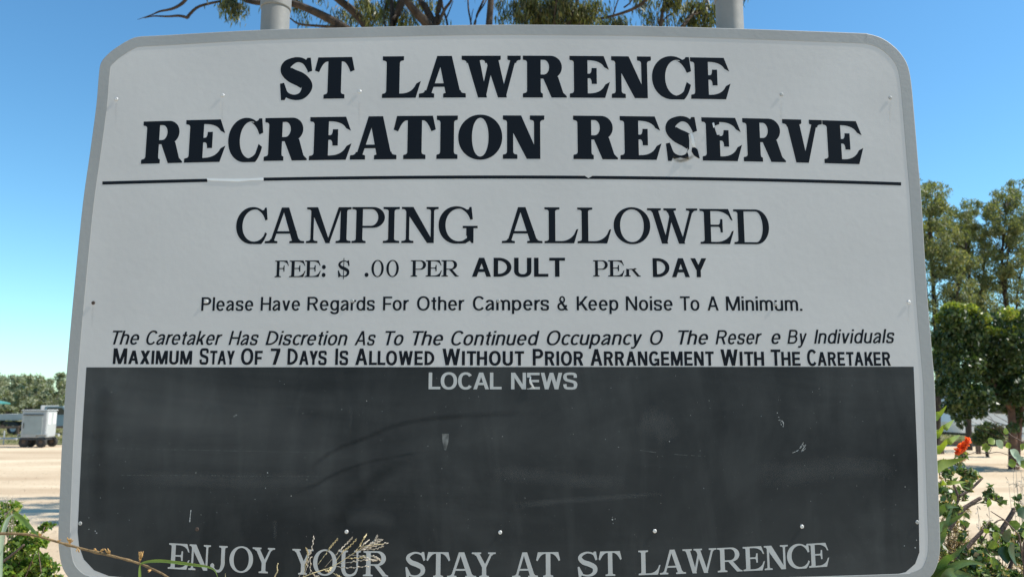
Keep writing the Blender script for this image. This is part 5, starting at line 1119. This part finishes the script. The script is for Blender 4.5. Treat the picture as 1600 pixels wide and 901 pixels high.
# ---- right: tangled shrub in front of the lot
random.seed(71); rng = np.random.default_rng(71)
Yh = 2.6
bls = []
for x, y, r_, n in [(1480, 735, 14, 40), (1495, 728, 14, 40), (1512, 735, 12, 36), (1510, 748, 10, 24), (1482, 765, 16, 46), (1500, 770, 12, 22), (1478, 790, 14, 40), (1492, 800, 12, 30), (1515, 760, 7, 10), (1545, 779, 6, 4), (1548, 770, 9, 14), (1560, 777, 8, 12), (1540, 783, 5, 5), (1592, 778, 9, 12), (1590, 795, 9, 14), (1600, 805, 10, 20), (1508, 820, 8, 10), (1508, 835, 7, 8), (1475, 830, 12, 30), (1478, 860, 14, 36), (1545, 835, 12, 34), (1560, 842, 12, 40), (1575, 835, 13, 44), (1590, 830, 14, 50), (1530, 850, 12, 40), (1545, 865, 16, 80), (1570, 862, 18, 100), (1595, 860, 18, 100), (1520, 875, 16, 80), (1500, 885, 16, 80), (1545, 890, 20, 130), (1580, 890, 22, 140), (1480, 895, 18, 90), (1530, 905, 24, 160), (1600, 900, 26, 160), (1640, 850, 40, 250), (1640, 910, 50, 300), (1560, 940, 50, 400), (1490, 940, 40, 300)]:
    Y = Yh + random.uniform(-.25, .25); bls.append((P(x, y, Y), r_ * Y / FPX, int(n * 1.9)))
for k in range(26): bls.append((Vector((P(1550, 850, Yh).x + random.uniform(-.35, .6), Yh + random.uniform(-.3, .35), random.uniform(.1, .85))), .16, 120))
bx = P(1540, 850, Yh).x
st_ = []
for pts, a, b in [([(1480, 940), (1520, 890), (1560, 835), (1582, 800), (1583, 793)], .012, .006), ([(1470, 930), (1500, 870), (1520, 845), (1548, 815)], .011, .005), ([(1478, 835), (1500, 800), (1518, 786), (1533, 777)], .009, .006), ([(1482, 822), (1490, 795), (1497, 775), (1478, 733)], .006, .003), ([(1497, 775), (1515, 765), (1535, 746)], .005, .004),
                  ([(1560, 930), (1580, 880), (1600, 820)], .008, .004), ([(1532, 850), (1550, 820), (1570, 812), (1600, 835)], .002, .0025), ([(1490, 930), (1530, 880), (1545, 850)], .01, .006), ([(1515, 790), (1535, 783), (1545, 780)], .002, .001)]:
    st_.append(([P(x, y, Yh + .05) for x, y in pts], a, b))
st_ += [([Vector((bx + random.uniform(-.2, .3), Yh + random.uniform(-.1, .1), 0)), Vector((bx + random.uniform(-.25, .3), Yh, .4)), P(1490 + 13 * k, 925, Yh)], .012, .008) for k in range(7)]
leafy('tangled_shrub', 'tangled shrub with glossy small leaves and thick brown sticks at the bottom right corner', (bx, Yh, 0), st_, bls, 'shrub', .024, .015, .1, 'shrub')
# big dark green leaves
bigl = empty('broad_leaf_vine', (P(1595, 940, 2.2).x, 2.2, 0), 'broad dark green vine leaves hanging at the bottom right edge over the shrub', 'vine'); Bv = Vector(bigl.location)
M['leaf_dark'] = mat('vine_leaf_dark', (0.035, 0.07, 0.022), 0.35, vary=0.3, scale=40, trans=0.2)
MB().tube([Bv, P(1600, 880, 2.2), P(1592, 835, 2.2), P(1570, 812, 2.2), P(1548, 798, 2.2)], [.004, .003, .0022, .0018, .001], 6).build('stem', M['stick'], bigl, True, Bv)
lb = leaf_mesh(.06, .05, .3, .25)
for x, y, dx, dz, L, m_ in [(1585, 848, -.3, -.9, 1.0, 'leaf_dark'), (1572, 852, -.2, -.9, .8, 'leaf_dark'), (1590, 805, .6, .2, .75, 'leaf_dark'), (1588, 812, -.3, -.8, .55, 'leaf'), (1560, 850, -.6, -.1, .5, 'leaf'), (1565, 838, .7, .1, .7, 'leaf_dark'), (1596, 836, .5, -.1, .6, 'leaf'), (1545, 832, -.3, .3, .3, 'leaf'), (1552, 830, .3, -.7, .5, 'leaf'), (1558, 875, -.9, -.1, .45, 'leaf'), (1568, 776, -.5, -.4, .3, 'leaf_dark'), (1545, 780, 0, -1, .35, 'leaf'), (1508, 829, 0, -1, .38, 'leaf_dark'), (1510, 800, .1, -1, .32, 'leaf_dark')]:
    me = lb.copy(); me.materials.append(M[m_]); o = link('leaf', me, None, bigl)
    orient(o, P(x, y, 2.3) - Bv, (dx, random.uniform(-.2, .2), dz), R(random.choice([75, 100, 60]))); o.scale = (L,) * 3
# dry brush behind the shrub
random.seed(77); rng = np.random.default_rng(77)
db = empty('dry_brush', (P(1500, 900, 2.9).x, 2.9, 0), 'tangle of dry straw coloured twigs low behind the shrub, next to the sign edge', 'brush'); Bq = Vector(db.location)
V, T, W2, T2 = [], [], [], []
for x, y, r_, n in [(1478, 790, 14, 50), (1485, 820, 18, 110), (1500, 850, 18, 130), (1480, 860, 18, 140), (1515, 870, 18, 120), (1490, 890, 22, 200), (1530, 895, 22, 160), (1560, 900, 22, 140), (1590, 895, 20, 100), (1520, 930, 40, 300), (1580, 935, 40, 260), (1505, 800, 10, 24), (1475, 760, 10, 26)]:
    c = P(x, y, 2.9); a, b = leaves(clump(c, r_ * 2.9 / FPX * 1.1, n), .045, .004, .15); V.append(a); T.append(b)
    a, b = leaves(clump(c, r_ * 2.9 / FPX * 1.1, n // 2), .018, .012, .1); W2.append(a); T2.append(b)
mdry = mat('dry_brush', (.3, .25, .15), .8, trans=.2, tone=[(0, (.10, .065, .04)), (.5, (.32, .22, .12)), (1, (.62, .52, .36))])
tag(link('twig', quads(np.concatenate(V) - np.asarray(Bq), np.concatenate(T)), mdry, db), kind='stuff')
tag(link('dead_leaf', quads(np.concatenate(W2) - np.asarray(Bq), np.concatenate(T2)), mdry, db), kind='stuff')
for k in range(6):
    MB().tube([Bq + Vector((random.uniform(-.15, .2), 0, 0)), P(1475 + 20 * k, 960, 2.9), P(1475 + 18 * k + random.uniform(-8, 8), 840 + random.uniform(-20, 30), 2.9)], [.005, .0035, .0012], 5).build('stem', M['stick'], db, True, Bq)
# thin dry weeds standing on the lot
for i, (x0, x1, y0, y1, Y, lab) in enumerate([(1520, 1560, 800, 860, 3.4, 'thin dry seeding weeds in the gap between sticks of the tangled shrub'), (1575, 1600, 745, 800, 3.6, 'faint dry weed stems at the right edge above the tangled shrub')]):
    r = empty('dry_weed', (P((x0 + x1) / 2, 900, Y).x, Y, 0), lab, 'weed'); Bw = Vector(r.location)
    for k in range(9):
        x = random.uniform(x0, x1); b = P(x, random.uniform(y0 - 25, y0 + 20), Y); a = Bw + Vector((random.uniform(-.1, .1), 0, 0))
        m_ = MB(); q = add_limb(m_, [a, a.lerp(b, .6) + Vector((.02, 0, 0)), b], .0018, .0007, 4)
        for j in range(9):
            c = Vector(q[-1 - j % 6]) + Vector((random.uniform(-1, 1), random.uniform(-1, 1), random.uniform(-1, 1))) * .02
            m_.tube([Vector(q[-1 - j % 6]), c, c + Vector((0, 0, .005))], [.0005, .0022, .0005], 4)
        m_.build('stem', M['straw_grey'], r, False, Bw)

# ---- grass verge on far ground, leaf litter (uncountable)
random.seed(81); rng = np.random.default_rng(81)
n = 16000; C = np.stack([rng.uniform(-34, 26, n), rng.uniform(31.8, 60, n), np.full(n, .09)], 1)
V, T = leaves(C, .22, .04, -.0, None); V[:, :, 2] = np.abs(V[:, :, 2])
tag(link('grass', quads(V, T), mat('verge_grass', (.1, .12, .04), .7, trans=.3, tone=[(0, (.07, .10, .03)), (.6, (.17, .17, .07)), (1, (.30, .25, .13))])), 'patchy green and straw coloured grass beyond the sandy lot', 'grass', kind='stuff')
n = 5000; C = np.stack([rng.uniform(-14, 16, n), rng.uniform(3.4, 24, n), np.full(n, .012)], 1)
V, T = leaves(C, .05, .016, 0); V[:, :, 2] = .006 + np.abs(V[:, :, 2] - .012) * .5
tag(link('leaf_litter', quads(V, T), mat('litter', (.2, .14, .08), .8, tone=[(0, (.10, .07, .04)), (1, (.30, .22, .13))])), 'scattered dry leaves and bark on the sandy ground', 'leaf litter', kind='stuff')
